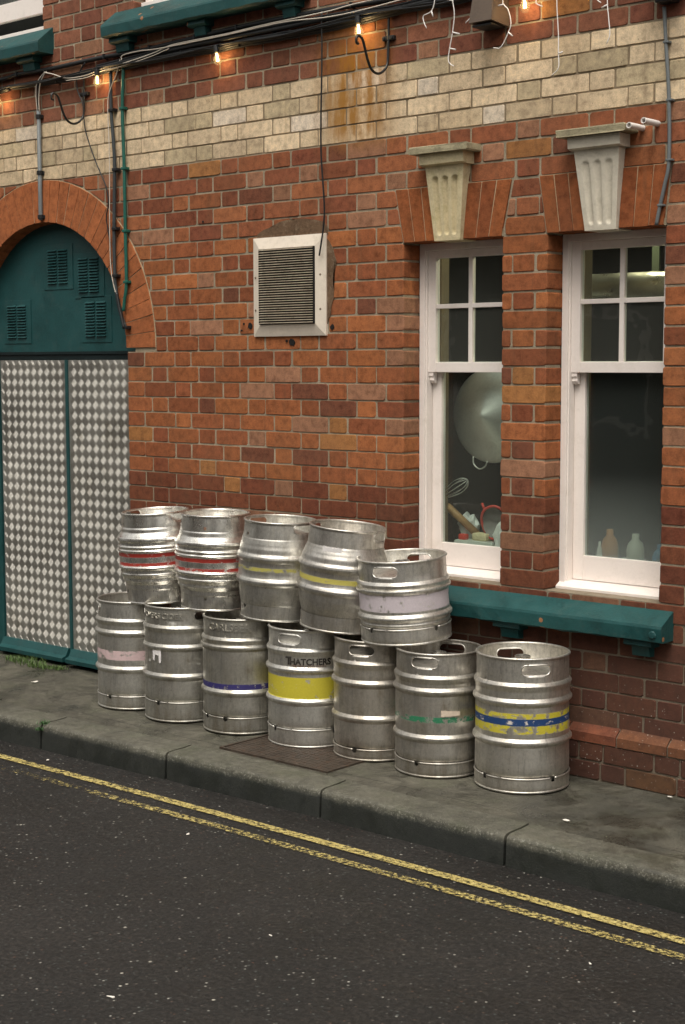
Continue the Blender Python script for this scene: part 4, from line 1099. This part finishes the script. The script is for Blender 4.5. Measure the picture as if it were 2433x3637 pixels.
def smooth_profile(keys):
    """keys: list (z, r) -> denser eased profile, list of (r,z)"""
    out = []
    for (z0, r0), (z1, r1) in zip(keys, keys[1:]):
        n = 3
        for k in range(n):
            t = k / n; e = t * t * (3 - 2 * t); out.append((r0 + (r1 - r0) * e, z0 + (z1 - z0) * t))
    out.append((keys[-1][1], keys[-1][0])); return out
def rib(z, rb, h, w):
    """rolled hoop: keys around z"""
    return [(z - w * 1.9, rb - .0012), (z - w * 1.35, rb - .0018), (z - w * .8, rb + h * .45), (z - w * .35, rb + h * .95), (z, rb + h), (z + w * .35, rb + h * .95), (z + w * .8, rb + h * .45), (z + w * 1.35, rb - .0018), (z + w * 1.9, rb - .0012)]
def make_keg(loc, h, R, ribs, zsh, zbt, mat, label, group, slots, notch, name='beer_keg', tilt=0, lean=0, seed=0, texts=(), amp=.006, spin=0, cat='keg'):
    az = az_cam(loc[0], loc[1])
    t = thing(name, label, cat, loc, group)
    toward = Vector((math.cos(az), math.sin(az), 0)); side = Vector((-math.sin(az), math.cos(az), 0))
    t.rotation_mode = 'QUATERNION'
    q = Matrix.Rotation(math.radians(tilt), 3, toward) @ Matrix.Rotation(math.radians(lean), 3, side) @ Matrix.Rotation(az, 3, 'Z')
    t.rotation_quaternion = q.to_quaternion()
    rb = R - .0090; rc = rb - .0055                 # wall and chime radii
    D = mk_dents(seed, amp)
    # --- drum
    keys = [(zbt - .020, rc - .03), (zbt - .008, rc - .008), (zbt + .003, rb - .0085), (zbt + .010, rb - .0045), (zbt + .022, rb)]
    for z in sorted(ribs):
        keys = [k for k in keys if k[0] < z - .026]; keys += rib(z, rb, .0090, .0125)
    keys = [k for k in keys if k[0] < zsh - .03] + [(zsh - .034, rb - .001), (zsh - .022, rb + .003), (zsh - .012, rb + .0055), (zsh - .004, rb + .001), (zsh + .003, rb - .0065), (zsh + .008, rb - .012), (zsh + .020, rb - .035)]
    P = smooth_profile(keys)
    dome_t = [(rb - .035 - (rb - .035) * k / 6, zsh + .020 + .018 * math.sin(k / 6 * PI / 2)) for k in range(1, 7)]
    dome_b = [((rc - .03) * k / 5, zbt - .020 - .012 * math.cos(k / 5 * PI / 2)) for k in range(0, 5)]
    bm = bmesh.new(); lathe(bm, dome_b + P + dome_t, 120, wobble=lambda a, z: D(a, z) if zbt - .01 < z < zsh + .01 else 0)
    body = finish(bm, 'body', mat, t, smooth=True)
    # --- top ring: nearly straight, rolled at the rim
    def Rt(z): return rc + .0005 + .0018 * max(0, (z - (h - .015)) / .015)
    S = [(a, .058, zc, .0205) for a, zc in slots] if slots else []
    bm = chime(Rt, zsh - .003, h - .0045, S, dents=D, notches=[(n_, .0055) for n_ in notch], zn=zsh + .006)
    add_lip(bm, Rt, h - .0050, .0056, dents=D)
    tr = finish(bm, 'top_ring', mat, t, mats='keep', smooth=True)
    # --- bottom ring with drain notches
    def Rb(z): return rb + .0005 - .004 * max(0, 1 - z / .020)
    bm = chime(Rb, .0045, zbt + .004, [], dents=lambda a, z: 0, notches=[(n_, .0095) for n_ in notch], zn=zbt - .002, nz=18)
    add_lip(bm, Rb, .0055, .0054)
    arcs(bm, Rb, zbt + .003, .0042, notch)
    finish(bm, 'bottom_ring', mat, t, mats='keep', smooth=True)
    # --- valve
    bm = bmesh.new(); zt = h - .055
    lathe(bm, [(.036, zt - .006), (.036, zt + .001), (.030, zt + .004), (.027, zt + .004), (.027, zt + .022), (.031, zt + .024), (.031, zt + .031), (.0285, zt + .033), (.024, zt + .033), (.023, zt + .025), (.012, zt + .024), (.011, zt + .028), (0, zt + .028)], 36)
    v = finish(bm, 'valve', m_valve, t); smooth_by_angle(v, 40)
    bm = bmesh.new(); lathe(bm, [(.022, zt + .0252), (.013, zt + .0262), (.0125, zt + .0250)], 24); finish(bm, 'seal', m_rubber, v)
    return t, body, Rt, D
def sticker(parent, mat, R, a0, a1, z0, z1, ragged=.003, seed=1, name='sticker', cut=None):
    """thin paper curved round the drum"""
    r = random.Random(seed); n = 14; m = 8; bm = bmesh.new(); rows = []
    for i in range(n + 1):
        a = a0 + (a1 - a0) * i / n; t0 = z0 + r.uniform(-ragged, ragged); t1 = z1 + r.uniform(-ragged, ragged)
        if cut: t0, t1 = cut(i / n, t0, t1)
        rows.append([bm.verts.new(((R + .0012) * math.cos(a), (R + .0012) * math.sin(a), t0 + (t1 - t0) * j / m)) for j in range(m + 1)])
    for p, q in zip(rows, rows[1:]):
        for j in range(m): bm.faces.new((p[j], q[j], q[j + 1], p[j + 1]))
    ex = bmesh.ops.extrude_face_region(bm, geom=bm.faces[:])
    for v in [g for g in ex['geom'] if isinstance(g, bmesh.types.BMVert)]:
        l = math.hypot(v.co.x, v.co.y); v.co.x *= (R + .0005) / l; v.co.y *= (R + .0005) / l
    return finish(bm, name, mat, parent)
dg = math.radians
steel = (.56, .545, .515, 1)
yel, blu, red = (.52, .45, .035, 1), (.010, .045, .15, 1), (.30, .030, .020, 1)
GB = 'steel kegs standing in a row on the pavement'; GT = 'casks and keg stacked on top of the row'
# bottom row ----------------------------------------------------------------
k1, b1_, R1, D1 = make_keg((.243, -.303, 0), .519, .187, [.366, .192], .436, .060, M_steel('keg steel pink band', [(.238, .283, (.58, .43, .43, 1), .30)], grime=.7, rough=.42),
    'grey steel keg with a worn pink band, at the left end of the bottom row', GB, [(dg(95), .480), (dg(-85), .480)], [dg(-42), dg(48), dg(138), dg(228)], seed=1)
k2, b2_, R2, D2 = make_keg((.611, -.323, 0), .533, .188, [.345, .210], .447, .088, M_steel('keg steel plain dull', [(.262, .300, (.50, .49, .45, 1), .72)], base=(.53, .51, .46, 1), grime=.85, rough=.42),
    'dull steel keg embossed CIDER with a torn white sticker, second in the bottom row', GB, [(dg(37), .492), (dg(217), .492)], [dg(-40), dg(50), dg(140), dg(230)], seed=2)
k3, b3_, R3, D3 = make_keg((.985, -.303, 0), .518, .1885, [.388, .184], .432, .070, M_steel('keg steel purple band', [(.201, .226, (.028, .022, .13, 1), .25)], base=(.50, .48, .43, 1), grime=.95, rough=.42),
    'steel keg embossed CARLSBERG with a dark purple stripe, third in the bottom row', GB, [(dg(73), .476), (dg(253), .476)], [dg(-26), dg(64), dg(154), dg(244), dg(-62)], seed=3)
k4, b4_, R4, D4 = make_keg((1.375, -.280, 0), .512, .191, [.336, .199], .430, .074, M_steel('keg steel yellow band', [(.213, .306, yel, .20)], base=(.66, .64, .59, 1), grime=.45, rough=.40),
    'cleaner steel keg printed THATCHERS with a broad bright yellow band', GB, [(dg(-31), .468), (dg(149), .468)], [dg(-55), dg(35), dg(125), dg(215)], seed=4, amp=.002)
k5, b5_, R5, D5 = make_keg((1.738, -.268, 0), .503, .183, [.322, .175], .416, .044, M_steel('keg steel bare', [], base=(.54, .50, .44, 1), grime=.9, rough=.42),
    'bare brownish steel keg without any band, fifth in the bottom row', GB, [(dg(-20), .462), (dg(160), .462)], [dg(-29), dg(61), dg(151), dg(241)], seed=5)
k6, b6_, R6, D6 = make_keg((2.097, -.292, 0), .500, .1855, [.345, .157], .410, .056, M_steel('keg steel green line', [(.223, .246, (.02, .17, .08, 1), .46)], base=(.53, .50, .45, 1), grime=.9, rough=.42),
    'steel keg with a flaking green line and small beige label, sixth in the bottom row', GB, [(dg(-20), .461), (dg(160), .461)], [dg(-30), dg(60), dg(150), dg(240)], seed=6)
k7, b7_, R7, D7 = make_keg((2.476, -.249, 0), .526, .194, [.351, .196], .428, .054, M_steel('keg steel blue and yellow', [(.290, .312, yel, .42), (.263, .291, blu, .05), (.232, .264, yel, .40), (.270, .284, (.62, .56, .50, 1), .66)], base=(.63, .60, .54, 1), grime=.55, rough=.40),
    'open-topped steel keg with a blue stripe between worn yellow ones, right end', GB, [(dg(17), .478), (dg(197), .478)], [dg(-50), dg(40), dg(130), dg(220)], seed=7)
wrap_text('lettering', 'THATCHERS CIDER', .0375, R2(.49), .478, dg(-52), b2_.data.materials[0], k2, .98, proud=.0022)
wrap_text('lettering', 'CARLSBERG', .046, R3(.48), .462, dg(-17), b3_.data.materials[0], k3, 1.0, proud=.0022)
wrap_text('lettering', '200', .034, R5(.46), .445, dg(14), b5_.data.materials[0], k5, 1.0, proud=.0022)
# printed words, first capital larger
wrap_text('printed_word', 'T', .0475, .1822, .3620, dg(-29.5), m_print, k4, .95, proud=-.0016, depth=.003)
wrap_text('printed_word', 'HATCHERS', .0385, .1822, .3620, dg(1), m_print, k4, .95, proud=-.0016, depth=.003)
wrap_text('printed_line', '- THE FAMILY CIDER MAKERS -', .0125, .1822, .3525, dg(-1), m_print2, k4, .95, proud=-.0016, depth=.003)
sticker(k2, m_label, .1795, dg(-50), dg(-34), .286, .342, .004, 3, cut=lambda u, a, b: (a + (.022 if .25 < u < .75 else -.012 * (u > .7)), b - (.004 if .3 < u < .55 else 0)))
sticker(k6, m_label2, .1775, dg(3), dg(28), .250, .276, .0012, 4, cut=lambda u, a, b: (a + .002 * u, b - .007 * u))
# top row -----------------------------------------------------------------
def make_cask(loc, h, Rm, keys, mat, label, group, tilt=0, lean=0, seed=0, zsh=.365, zbt=.066, holes=(), slot=None, word=None):
    az = az_cam(loc[0], loc[1]); t = thing('beer_cask', label, 'cask', loc, group)
    toward = Vector((math.cos(az), math.sin(az), 0)); side = Vector((-math.sin(az), math.cos(az), 0)); t.rotation_mode = 'QUATERNION'
    t.rotation_quaternion = (Matrix.Rotation(math.radians(tilt), 3, toward) @ Matrix.Rotation(math.radians(lean), 3, side) @ Matrix.Rotation(az, 3, 'Z')).to_quaternion()
    D = mk_dents(seed, .006)
    P = smooth_profile(keys); rtop, rbot = keys[-1][1], keys[0][1]
    top = [(rtop - .006, zsh + .006), (rtop - .03, zsh + .010), (.08, zsh + .022), (0, zsh + .026)]
    bot = [(0, zbt - .030), (rbot - .03, zbt - .018), (rbot - .006, zbt - .006)]
    bm = bmesh.new(); lathe(bm, bot + P + top, 120, wobble=lambda a, z: D(a, z) * 1.1 if zbt - .004 < z < zsh + .004 else 0)
    body = finish(bm, 'body', mat, t, smooth=True)
    def Rt(z): return rtop + .001 - .006 * (z - zsh) / (h - zsh) + .003 * max(0, (z - (h - .014)) / .014)
    bm = chime(Rt, zsh - .002, h - .0045, [(slot, .056, (zsh + h) / 2 + .006, .019), (slot + PI, .056, (zsh + h) / 2 + .006, .019)] if slot is not None else [], dents=D, notches=[(x, .0085) for x in holes], zn=zsh + .014)
    add_lip(bm, Rt, h - .005, .0055, dents=D); finish(bm, 'top_ring', mat, t, mats='keep', smooth=True)
    def Rb(z): return rbot + .001 - .004 * (zbt - z) / zbt
    bm = chime(Rb, .0045, zbt + .002, [], notches=[(x, .0085) for x in holes], zn=zbt - .006, nz=14)
    add_lip(bm, Rb, .0055, .0054); finish(bm, 'bottom_ring', mat, t, mats='keep', smooth=True)
    # bung (keystone) in the head and shive boss in the belly, turned to the wall
    bm = bmesh.new(); lathe(bm, [(.032, 0), (.032, .008), (.024, .012), (.018, .011), (0, .011)], 28)
    for v in bm.verts: v.co = Vector((v.co.x + rtop - .075, v.co.y, v.co.z + zsh + .010))
    v = finish(bm, 'keystone_bush', m_valve, t); smooth_by_angle(v, 40)
    if word: wrap_text('lettering', word[0], .033, rtop, word[2], dg(word[1]), mat, t, 1.0, proud=.0002, Rf=Rt)
    return t
def cask_keys_smooth(zbt, zsh, rt, rbb, rm, z1, z2):
    """plain cask with two proud hoops and straight middle"""
    k = [(zbt, rbb + .001), (zbt + .010, rbb + .0045)]
    for f in (.35, .7): k.append((zbt + .01 + (z1 - .022 - zbt - .01) * f, rbb + .0045 + (rm - .010 - rbb - .0045) * math.sin(f * PI / 2)))
    k += [(z1 - .020, rm - .009), (z1 - .010, rm - .001), (z1, rm), (z1 + .008, rm - .003), (z1 + .016, rm - .009), (z2 - .018, rm - .009), (z2 - .009, rm - .003), (z2, rm), (z2 + .010, rm - .002), (z2 + .020, rm - .011)]
    for f in (.3, .65): k.append((z2 + .02 + (zsh - .012 - z2 - .02) * f, rm - .011 + (rt + .004 - rm + .011) * (1 - math.cos(f * PI / 2)) * 1.1))
    k += [(zsh - .010, rt + .005), (zsh, rt + .001)]; return k
def cask_keys_hooped(zbt, zsh, rt, rbb, rm):
    base = lambda z: rm - .008 - .034 * abs((z - .218) / .155) ** 2.2
    k = [(zbt, rbb + .001), (zbt + .008, rbb + .004)]
    for z, dr in ((.090, 0), (.104, .0015), (.112, .0045), (.120, .001), (.136, .0035), (.143, .006), (.150, .002), (.164, .001), (.170, .0075), (.177, .0075), (.184, 0), (.245, 0), (.254, .006), (.262, .0015), (.272, .007), (.280, .002), (.292, .004), (.302, .013), (.314, .014), (.326, .006), (.340, .002)):
        k.append((z, base(z) + dr))
    k += [(zsh - .010, rt + .005), (zsh, rt + .001)]; return k
shiny = (.80, .775, .72, 1)
make_cask((.410, -.275, .521), .428, .195, cask_keys_hooped(.066, .362, .160, .158, .192), M_steel('bright hooped cask steel', [(.226, .2445, red, .28), (.184, .2, red, .25)], base=shiny, grime=.5, rough=.25),
    'bright ribbed metal cask with two red hoops painted on it, leaning left at the end', GT, tilt=3.0, lean=.5, seed=11, holes=(dg(-72), dg(108)), slot=dg(48))
make_cask((.770, -.262, .523), .438, .195, cask_keys_hooped(.066, .366, .160, .158, .193), M_steel('dented hooped cask steel', [(.226, .2445, red, .22), (.184, .199, red, .34)], base=shiny, grime=.6, rough=.26),
    'ribbed metal cask embossed BREWERY with two worn red hoops, second in the upper row', GT, tilt=-.5, lean=1, seed=12, holes=(dg(-17), dg(163)), slot=dg(82), word=('BREWERY', 12, .398))
make_cask((1.168, -.266, .520), .438, .190, cask_keys_smooth(.066, .366, .161, .162, .188, .176, .276), M_steel('dull cask steel thin yellow', [(.222, .239, (.42, .38, .09, 1), .42)], base=(.62, .60, .55, 1), grime=.7, rough=.38),
    'dull grey cask with a faint narrow yellow stripe, resting over the yellow-banded keg', GT, tilt=-2.2, lean=1.5, seed=13, holes=(dg(-62), dg(118)), slot=dg(42))
ck4 = make_cask((1.552, -.285, .519), .440, .200, cask_keys_smooth(.070, .362, .163, .168, .197, .178, .272), M_steel('dull cask steel yellow', [(.210, .232, (.50, .44, .10, 1), .16)], base=(.60, .57, .52, 1), grime=.75, rough=.38),
    'largest grey cask with a clear yellow stripe and a shredded label, tipping right', GT, tilt=-5.0, lean=2, seed=14, slot=dg(64))
sticker(ck4, m_label, .1700, dg(-34), dg(-6), .342, .362, .004, 8)
k8, b8_, R8, D8 = make_keg((1.905, -.262, .510), .345, .1955, [.222, .110], .258, .062, M_steel('short keg pale band', [(.138, .206, (.56, .50, .53, 1), .24)], base=(.68, .655, .60, 1), grime=.5, rough=.40),
    'short wide steel keg with a broad pale lilac band, right end of upper row', GT, [(dg(-24), .300), (dg(156), .300)], [dg(-48), dg(42), dg(132), dg(222)], tilt=3.4, lean=1.5, seed=15)

# ------------------------------------------------------------------ kitchen things seen through the windows
m_wok = M_plain('spun steel lid', (.66, .63, .59, 1), .36, .2, 5, .0006, .5, metal=.8)
m_redp = M_plain('red plastic', (.50, .035, .02, 1), .4, .1); m_wood = M_plain('rolling pin wood', (.36, .20, .08, 1), .6, .2, 20)
m_tub = M_plain('cloudy plastic tub', (.42, .44, .40, 1), .45, .1); m_bag = M_plain('white plastic bag', (.66, .66, .64, 1), .45, .15, 12)
m_duct = M_plain('silver duct', (.55, .53, .42, 1), .32, .15, 12, .0006, .5, metal=.9)
m_mesh = M_plain('steel mesh', (.16, .15, .14, 1), .5, .3, 60)
t = thing('pan_lid', 'large round domed steel pan lid hanging in the left window', 'pan lid', (1.925, .30, 1.412))
bm = bmesh.new(); prof = [(.204, .010), (.208, .002), (.202, -.002)] + [(.202 * (1 - (k / 14)), -.004 - .080 * (k / 14) ** 1.15) for k in range(1, 15)]
lathe(bm, prof, 72)
for v in bm.verts: v.co = Vector((v.co.x, v.co.z, v.co.y))
finish(bm, 'dome', m_wok, t, smooth=True)
bm = bmesh.new(); tube(bm, catmull([(-.098, .0, -.182), (-.092, -.004, -.215), (-.060, -.006, -.235), (-.030, -.004, -.222), (-.022, 0, -.200)], 5), .0032, 8); finish(bm, 'handle', m_wok, t, smooth=True)
t = thing('rolling_pin', 'pale wooden rolling pin leaning out of the tub in the left window', 'rolling pin')
bm = bmesh.new(); tube(bm, [(1.672, .26, 1.040), (1.700, .27, 1.012), (1.712, .27, 1.002), (1.836, .32, .885)], [.010, .012, .017, .017], 12); finish(bm, 'roller', m_wood, t, smooth=True)
t = thing('whisk', 'wire balloon whisk tilted up against the left window frame', 'whisk')
bm = bmesh.new()
a, b = Vector((1.665, .26, 1.035)), Vector((1.812, .28, 1.125)); d = (b - a); n1 = d.cross(Vector((0, 1, 0))).normalized(); n2 = d.cross(n1).normalized()
for k in range(5):
    an = k * PI / 5
    tube(bm, catmull([a + d * f + (n1 * math.cos(an) + n2 * math.sin(an)) * wv for f, wv in ((0, .004), (.3, .020), (.65, .032), (.9, .022), (1, 0), (.9, -.022), (.65, -.032), (.3, -.020), (0, -.004))], 4), .0013, 5)
finish(bm, 'wires', m_wok, t, smooth=True)
t = thing('sieve', 'round sieve with a red plastic rim standing in the left window', 'sieve', (1.945, .29, .945))
bm = bmesh.new(); P = [Vector((.062 * math.cos(k * PI / 18), .01 * math.sin(k * PI / 9), .072 * math.sin(k * PI / 18))) for k in range(37)]; tube(bm, P, .0062, 8)
tube(bm, [(-.045, 0, .05), (-.062, 0, .082)], .006, 8); finish(bm, 'rim', m_redp, t, smooth=True)
bm = bmesh.new(); lathe(bm, [(.058, 0), (.045, .02), (.02, .032), (0, .035)], 24)
for v in bm.verts: v.co = Vector((v.co.x, v.co.z, v.co.y * 1.15))
finish(bm, 'mesh', m_mesh, t, smooth=True)
t = thing('utensil_tub', 'cloudy plastic tub of utensils on the left window ledge', 'tub', (1.86, .30, .76))
bm = bmesh.new(); box(bm, -.105, .105, -.05, .05, 0, .102, .012); finish(bm, 'tub', m_tub, t)
bm = bmesh.new(); box(bm, -.02, .06, -.03, .03, .10, .135, .01); finish(bm, 'cloth', m_stone, t)
bm = bmesh.new(); box(bm, -.085, -.045, -.04, -.01, .10, .128, .008); finish(bm, 'red_lid', m_redp, t)
def bag(loc, s, lb, seed):
    r = random.Random(seed); bm = bmesh.new(); bmesh.ops.create_icosphere(bm, subdivisions=3, radius=1)
    for v in bm.verts:
        n_ = 1 + .22 * math.sin(v.co.x * 7 + seed) * math.sin(v.co.z * 6) + .12 * math.sin(v.co.z * 17 + v.co.x * 9) + r.uniform(-.05, .05)
        v.co = Vector((v.co.x * s[0] * n_, v.co.y * s[1] * n_, v.co.z * s[2] * n_))
    tag(finish(bm, 'plastic_bag', m_bag, loc=loc), lb, 'bag', 'bags on the window ledge')
bag((1.775, .34, .905), (.048, .03, .065), 'crumpled white plastic bag behind the rolling pin', 1)
bag((2.02, .27, .86), (.05, .03, .10), 'crumpled white plastic bag right of the red sieve', 2)
for (x, y, z0, r, hh, col, nm, lb) in ((2.545, .27, .76, .034, .20, (.36, .15, .04, 1), 'bottle', 'orange-brown bottle behind the misted right window'), (2.515, .24, .76, .012, .15, (.5, .5, .45, 1), 'bottle', 'thin pale bottle left of the orange-brown one'),
     (2.665, .27, .76, .036, .19, (.42, .43, .36, 1), 'bottle', 'pale grey bottle in the middle behind the misted window'), (2.76, .30, .76, .030, .15, (.02, .13, .24, 1), 'bottle', 'blue bottle behind the misted right window'),
     (2.825, .29, .76, .034, .155, (.50, .38, .07, 1), 'bottle', 'yellow bottle behind the misted right window')):
    bm = bmesh.new(); lathe(bm, [(0, 0), (r, .002), (r, hh * .68), (r * .8, hh * .8), (r * .4, hh * .88), (r * .4, hh), (0, hh)], 24)
    tag(finish(bm, nm, M_plain(nm + ' plastic', col, .5, .1), loc=(x, y, z0), smooth=True), lb, 'bottle', 'bottles behind the misted window')
bm = bmesh.new(); box(bm, 2.70, 2.86, .215, .265, .756, .83, .02); tag(finish(bm, 'white_cloth', m_tub), 'pale folded cloth at the foot of the misted window', 'cloth')
bm = bmesh.new(); box(bm, 1.0, 3.5, .206, .50, .738, .756, .004); finish(bm, 'window_ledge', m_tub, building)
bm = bmesh.new(); lathe(bm, [(0, 0), (.045, 0), (.052, .07), (.054, .072), (.05, .07), (.043, .006), (0, .006)], 28); tag(finish(bm, 'plastic_tub', m_tub, loc=(2.60, .36, .76), smooth=True), 'round pale tub between the bottles behind the misted window', 'tub')
t = thing('saucepan', 'dark steel saucepan standing behind the sieve in the left window', 'saucepan', (2.0, .42, .758))
bm = bmesh.new(); lathe(bm, [(0, 0), (.085, .002), (.09, .01), (.09, .12), (.094, .122), (.088, .122), (.086, .01), (0, .006)], 36); finish(bm, 'pot', m_wok, t, smooth=True)
bm = bmesh.new(); tube(bm, [(-.09, 0, .10), (-.16, -.03, .115), (-.22, -.05, .12)], .009, 8); finish(bm, 'handle', m_black, t, smooth=True)
t = thing('ventilation_duct', 'shiny silver duct across the top of the right window', 'duct', (2.72, .55, 1.955))
bm = bmesh.new(); P = []
tube(bm, [(-.62 + 1.24 * k / 48, 0, 0) for k in range(49)], [.062 + (.0025 if k % 6 == 0 else 0) for k in range(49)], 28); finish(bm, 'duct', m_duct, t, smooth=True)
t = thing('strip_curtain', 'dark pleated strips hanging behind the upper right window', 'curtain', (2.8, .70, 2.0))
bm = bmesh.new()
for k in range(9): x = -.33 + .065 * k; box(bm, x, x + .035, -.004 * (k % 3), .01, .02, .50)
finish(bm, 'strips', M_plain('dull green strip', (.10, .12, .075, 1), .6, .3), t)
t = thing('wall_cabinet', 'greenish metal cabinet behind the lower part of the upper right panes', 'cabinet', (2.75, .95, 1.50))
bm = bmesh.new(); box(bm, -.35, .6, 0, .3, 0, .25, .005); finish(bm, 'case', M_plain('green steel', (.025, .055, .05, 1), .4, .2), t)
bm = bmesh.new(); box(bm, -.34, .1, -.012, -.001, .01, .24, .004); finish(bm, 'cabinet_door', M_plain('green steel door', (.028, .06, .055, 1), .4, .2), t)
kl = bpy.data.lights.new('kitchen_lamp', 'POINT'); kl.energy = 12.0; kl.color = (1, .90, .66); kl.shadow_soft_size = .06
ko = bpy.data.objects.new('kitchen_lamp', kl); C.objects.link(ko); ko.location = (2.45, .62, 2.40)

# ------------------------------------------------------------------ litter, weeds
def scrap(x, y, z, s, lb, mat, seed):
    r = random.Random(seed); bm = bmesh.new(); n = 7
    P = [(s * r.uniform(.6, 1.3) * math.cos(2 * PI * k / n), .45 * s * r.uniform(.6, 1.3) * math.sin(2 * PI * k / n)) for k in range(n)]
    a = [bm.verts.new((px, py, .0006 + r.uniform(0, .003))) for px, py in P]; b = [bm.verts.new((v.co.x, v.co.y, v.co.z + .0015)) for v in a]
    c = bm.verts.new((0, 0, .005)); d = bm.verts.new((0, 0, .001))
    for k in range(n):
        q = (k + 1) % n; bm.faces.new((b[k], b[q], c)); bm.faces.new((a[q], a[k], d)); bm.faces.new((a[k], a[q], b[q], b[k]))
    o = finish(bm, 'litter_scrap', mat, loc=(x, y, z)); o.rotation_euler.z = r.uniform(0, 3); tag(o, lb, 'litter', 'pale scraps of litter'); return o
scrap(-.50, -.336, .002, .024, 'crumpled white paper scrap on the pavement in front of the teal door', m_paper, 1)
scrap(2.896, -.579, .002, .013, 'white scrap on the pavement near the kerb, right of the last keg', m_paper, 2)
scrap(3.03, -.07, .002, .014, 'pale scrap on the pavement against the wall at the right edge', m_paper, 3)
scrap(.444, -.99, -.118, .011, 'pale scrap in the gutter below the leftmost kegs', m_paper, 4)
scrap(3.261, -1.02, -.124, .010, 'small pale scrap between kerb and yellow line, lower right', m_paper, 5)
scrap(1.708, -1.321, -.118, .012, 'pale chip on the road below the middle of the yellow lines', m_paper, 6)
scrap(2.652, -1.852, -.118, .012, 'pale chip on the open road below the centre', m_paper, 7)
scrap(2.633, -2.471, -.118, .014, 'pale chip near the bottom left of the road', m_paper, 8)
scrap(3.513, -1.40, -.118, .013, 'pale chip on the road below the yellow lines at the right', m_paper, 9)
scrap(.95, -.36, .002, .007, 'tiny pale crumb beside the second keg', m_paper, 10)
bm = bmesh.new(); tube(bm, catmull([(-.035, 0, .003), (-.012, -.004, .004), (.012, -.003, .004), (.035, .005, .004)], 4), .0035, 6)
o = finish(bm, 'bent_straw', m_fairy, loc=(3.304, -.97, -.124)); o.rotation_euler.z = .5; tag(o, 'short bent white plastic strip lying above the yellow lines at right', 'litter')
def leaves(name, spots, h, wdt, n, col, lb, cat, seed, kind=None):
    r = random.Random(seed); bm = bmesh.new()
    for cx, cy, sx, sy, cz, hh in spots:
        for k in range(n):
            x, y = cx + r.gauss(0, sx), cy + r.gauss(0, sy); L = hh * r.uniform(.4, 1.2); a = r.uniform(0, 2 * PI); bend = r.uniform(.2, .9) * L; ww = wdt * r.uniform(.6, 1.3)
            d = Vector((math.cos(a), math.sin(a), 0)); s = Vector((-d.y, d.x, 0)); pv = None
            for q in range(4):
                f = q / 3; p = Vector((x, y, cz)) + d * bend * f * f + Vector((0, 0, L * (f - .3 * f * f))); wq = ww * (1 - f) + .0003
                c = (bm.verts.new(p - s * wq), bm.verts.new(p + s * wq))
                if pv: bm.faces.new((pv[0], pv[1], c[1], c[0]))
                pv = c
    o = finish(bm, name, M_plain(name + ' green', col, .6, .4, 30), mats='keep')
    if kind: o['kind'] = kind; o['label'] = lb; o['category'] = cat
    else: tag(o, lb, cat)
leaves('grass', [(-.93, -.05, .07, .03, 0, .045), (-.80, -.08, .05, .02, 0, .04), (-1.08, -.03, .05, .03, 0, .03), (-.70, -.04, .04, .015, 0, .025)], .05, .0020, 130, (.075, .13, .03, 1), 'short bright green grass at the foot of the teal door', 'grass', 5, 'stuff')
leaves('kerb_weed', [(.255, -.865, .010, .012, -.004, .022), (.252, -.885, .008, .010, -.03, .02)], .02, .0026, 40, (.04, .10, .03, 1), 'small dark green weed growing in the left kerb joint', 'weed', 6)

# ------------------------------------------------------------------ the other side of the street (lights and is mirrored in steel and glass)
m_opp = M_plain('weathered render', (.17, .14, .11, 1), .9, .1, 1, 0, .1)
m_oppwin = M_plain('dark far glass', (.03, .04, .045, 1), .15)
bm = bmesh.new(); box(bm, -14, 14, -8.6, -7.2, -.2, -.01); struct(finish(bm, 'far_pavement', m_pave))
for bi, (x0, x1, hz, lb) in enumerate(((-12, -4, 5.2, 'weathered brownish two-storey house across the street, the left one'), (-3.9, 3.4, 4.6, 'weathered brownish two-storey house across the street, facing the kegs'), (5.6, 13, 5.4, 'weathered brownish two-storey house across the street, the right one'))):
    t = thing('house', lb, 'house', ((x0 + x1) / 2, -9.6, 0), 'houses across the street'); xa, xb = x0 - (x0 + x1) / 2, x1 - (x0 + x1) / 2
    bm = bmesh.new(); box(bm, xa, xb, -2, 1, -.1, hz); finish(bm, 'wall', m_opp, t)
    bm = bmesh.new(); prism_x(bm, [(1.2, hz), (-.5, hz + 1.3), (-2.2, hz)], xa, xb); finish(bm, 'roof', M_plain('slate', (.06, .06, .065, 1), .7), t)
    for i in range(3):
        for zz in (.9, 3.2):
            x = xa + (xb - xa) * (i + .5) / 3; wf = bmesh.new(); ring_frame(wf, x - .5, x + .5, zz, zz + 1.3, .08, .08, .08, .08, 1.001, 1.05)
            f = finish(wf, 'window', m_white, t); gm = bmesh.new(); box(gm, x - .43, x + .43, 1.005, 1.02, zz + .07, zz + 1.23); finish(gm, 'pane', m_oppwin, f)
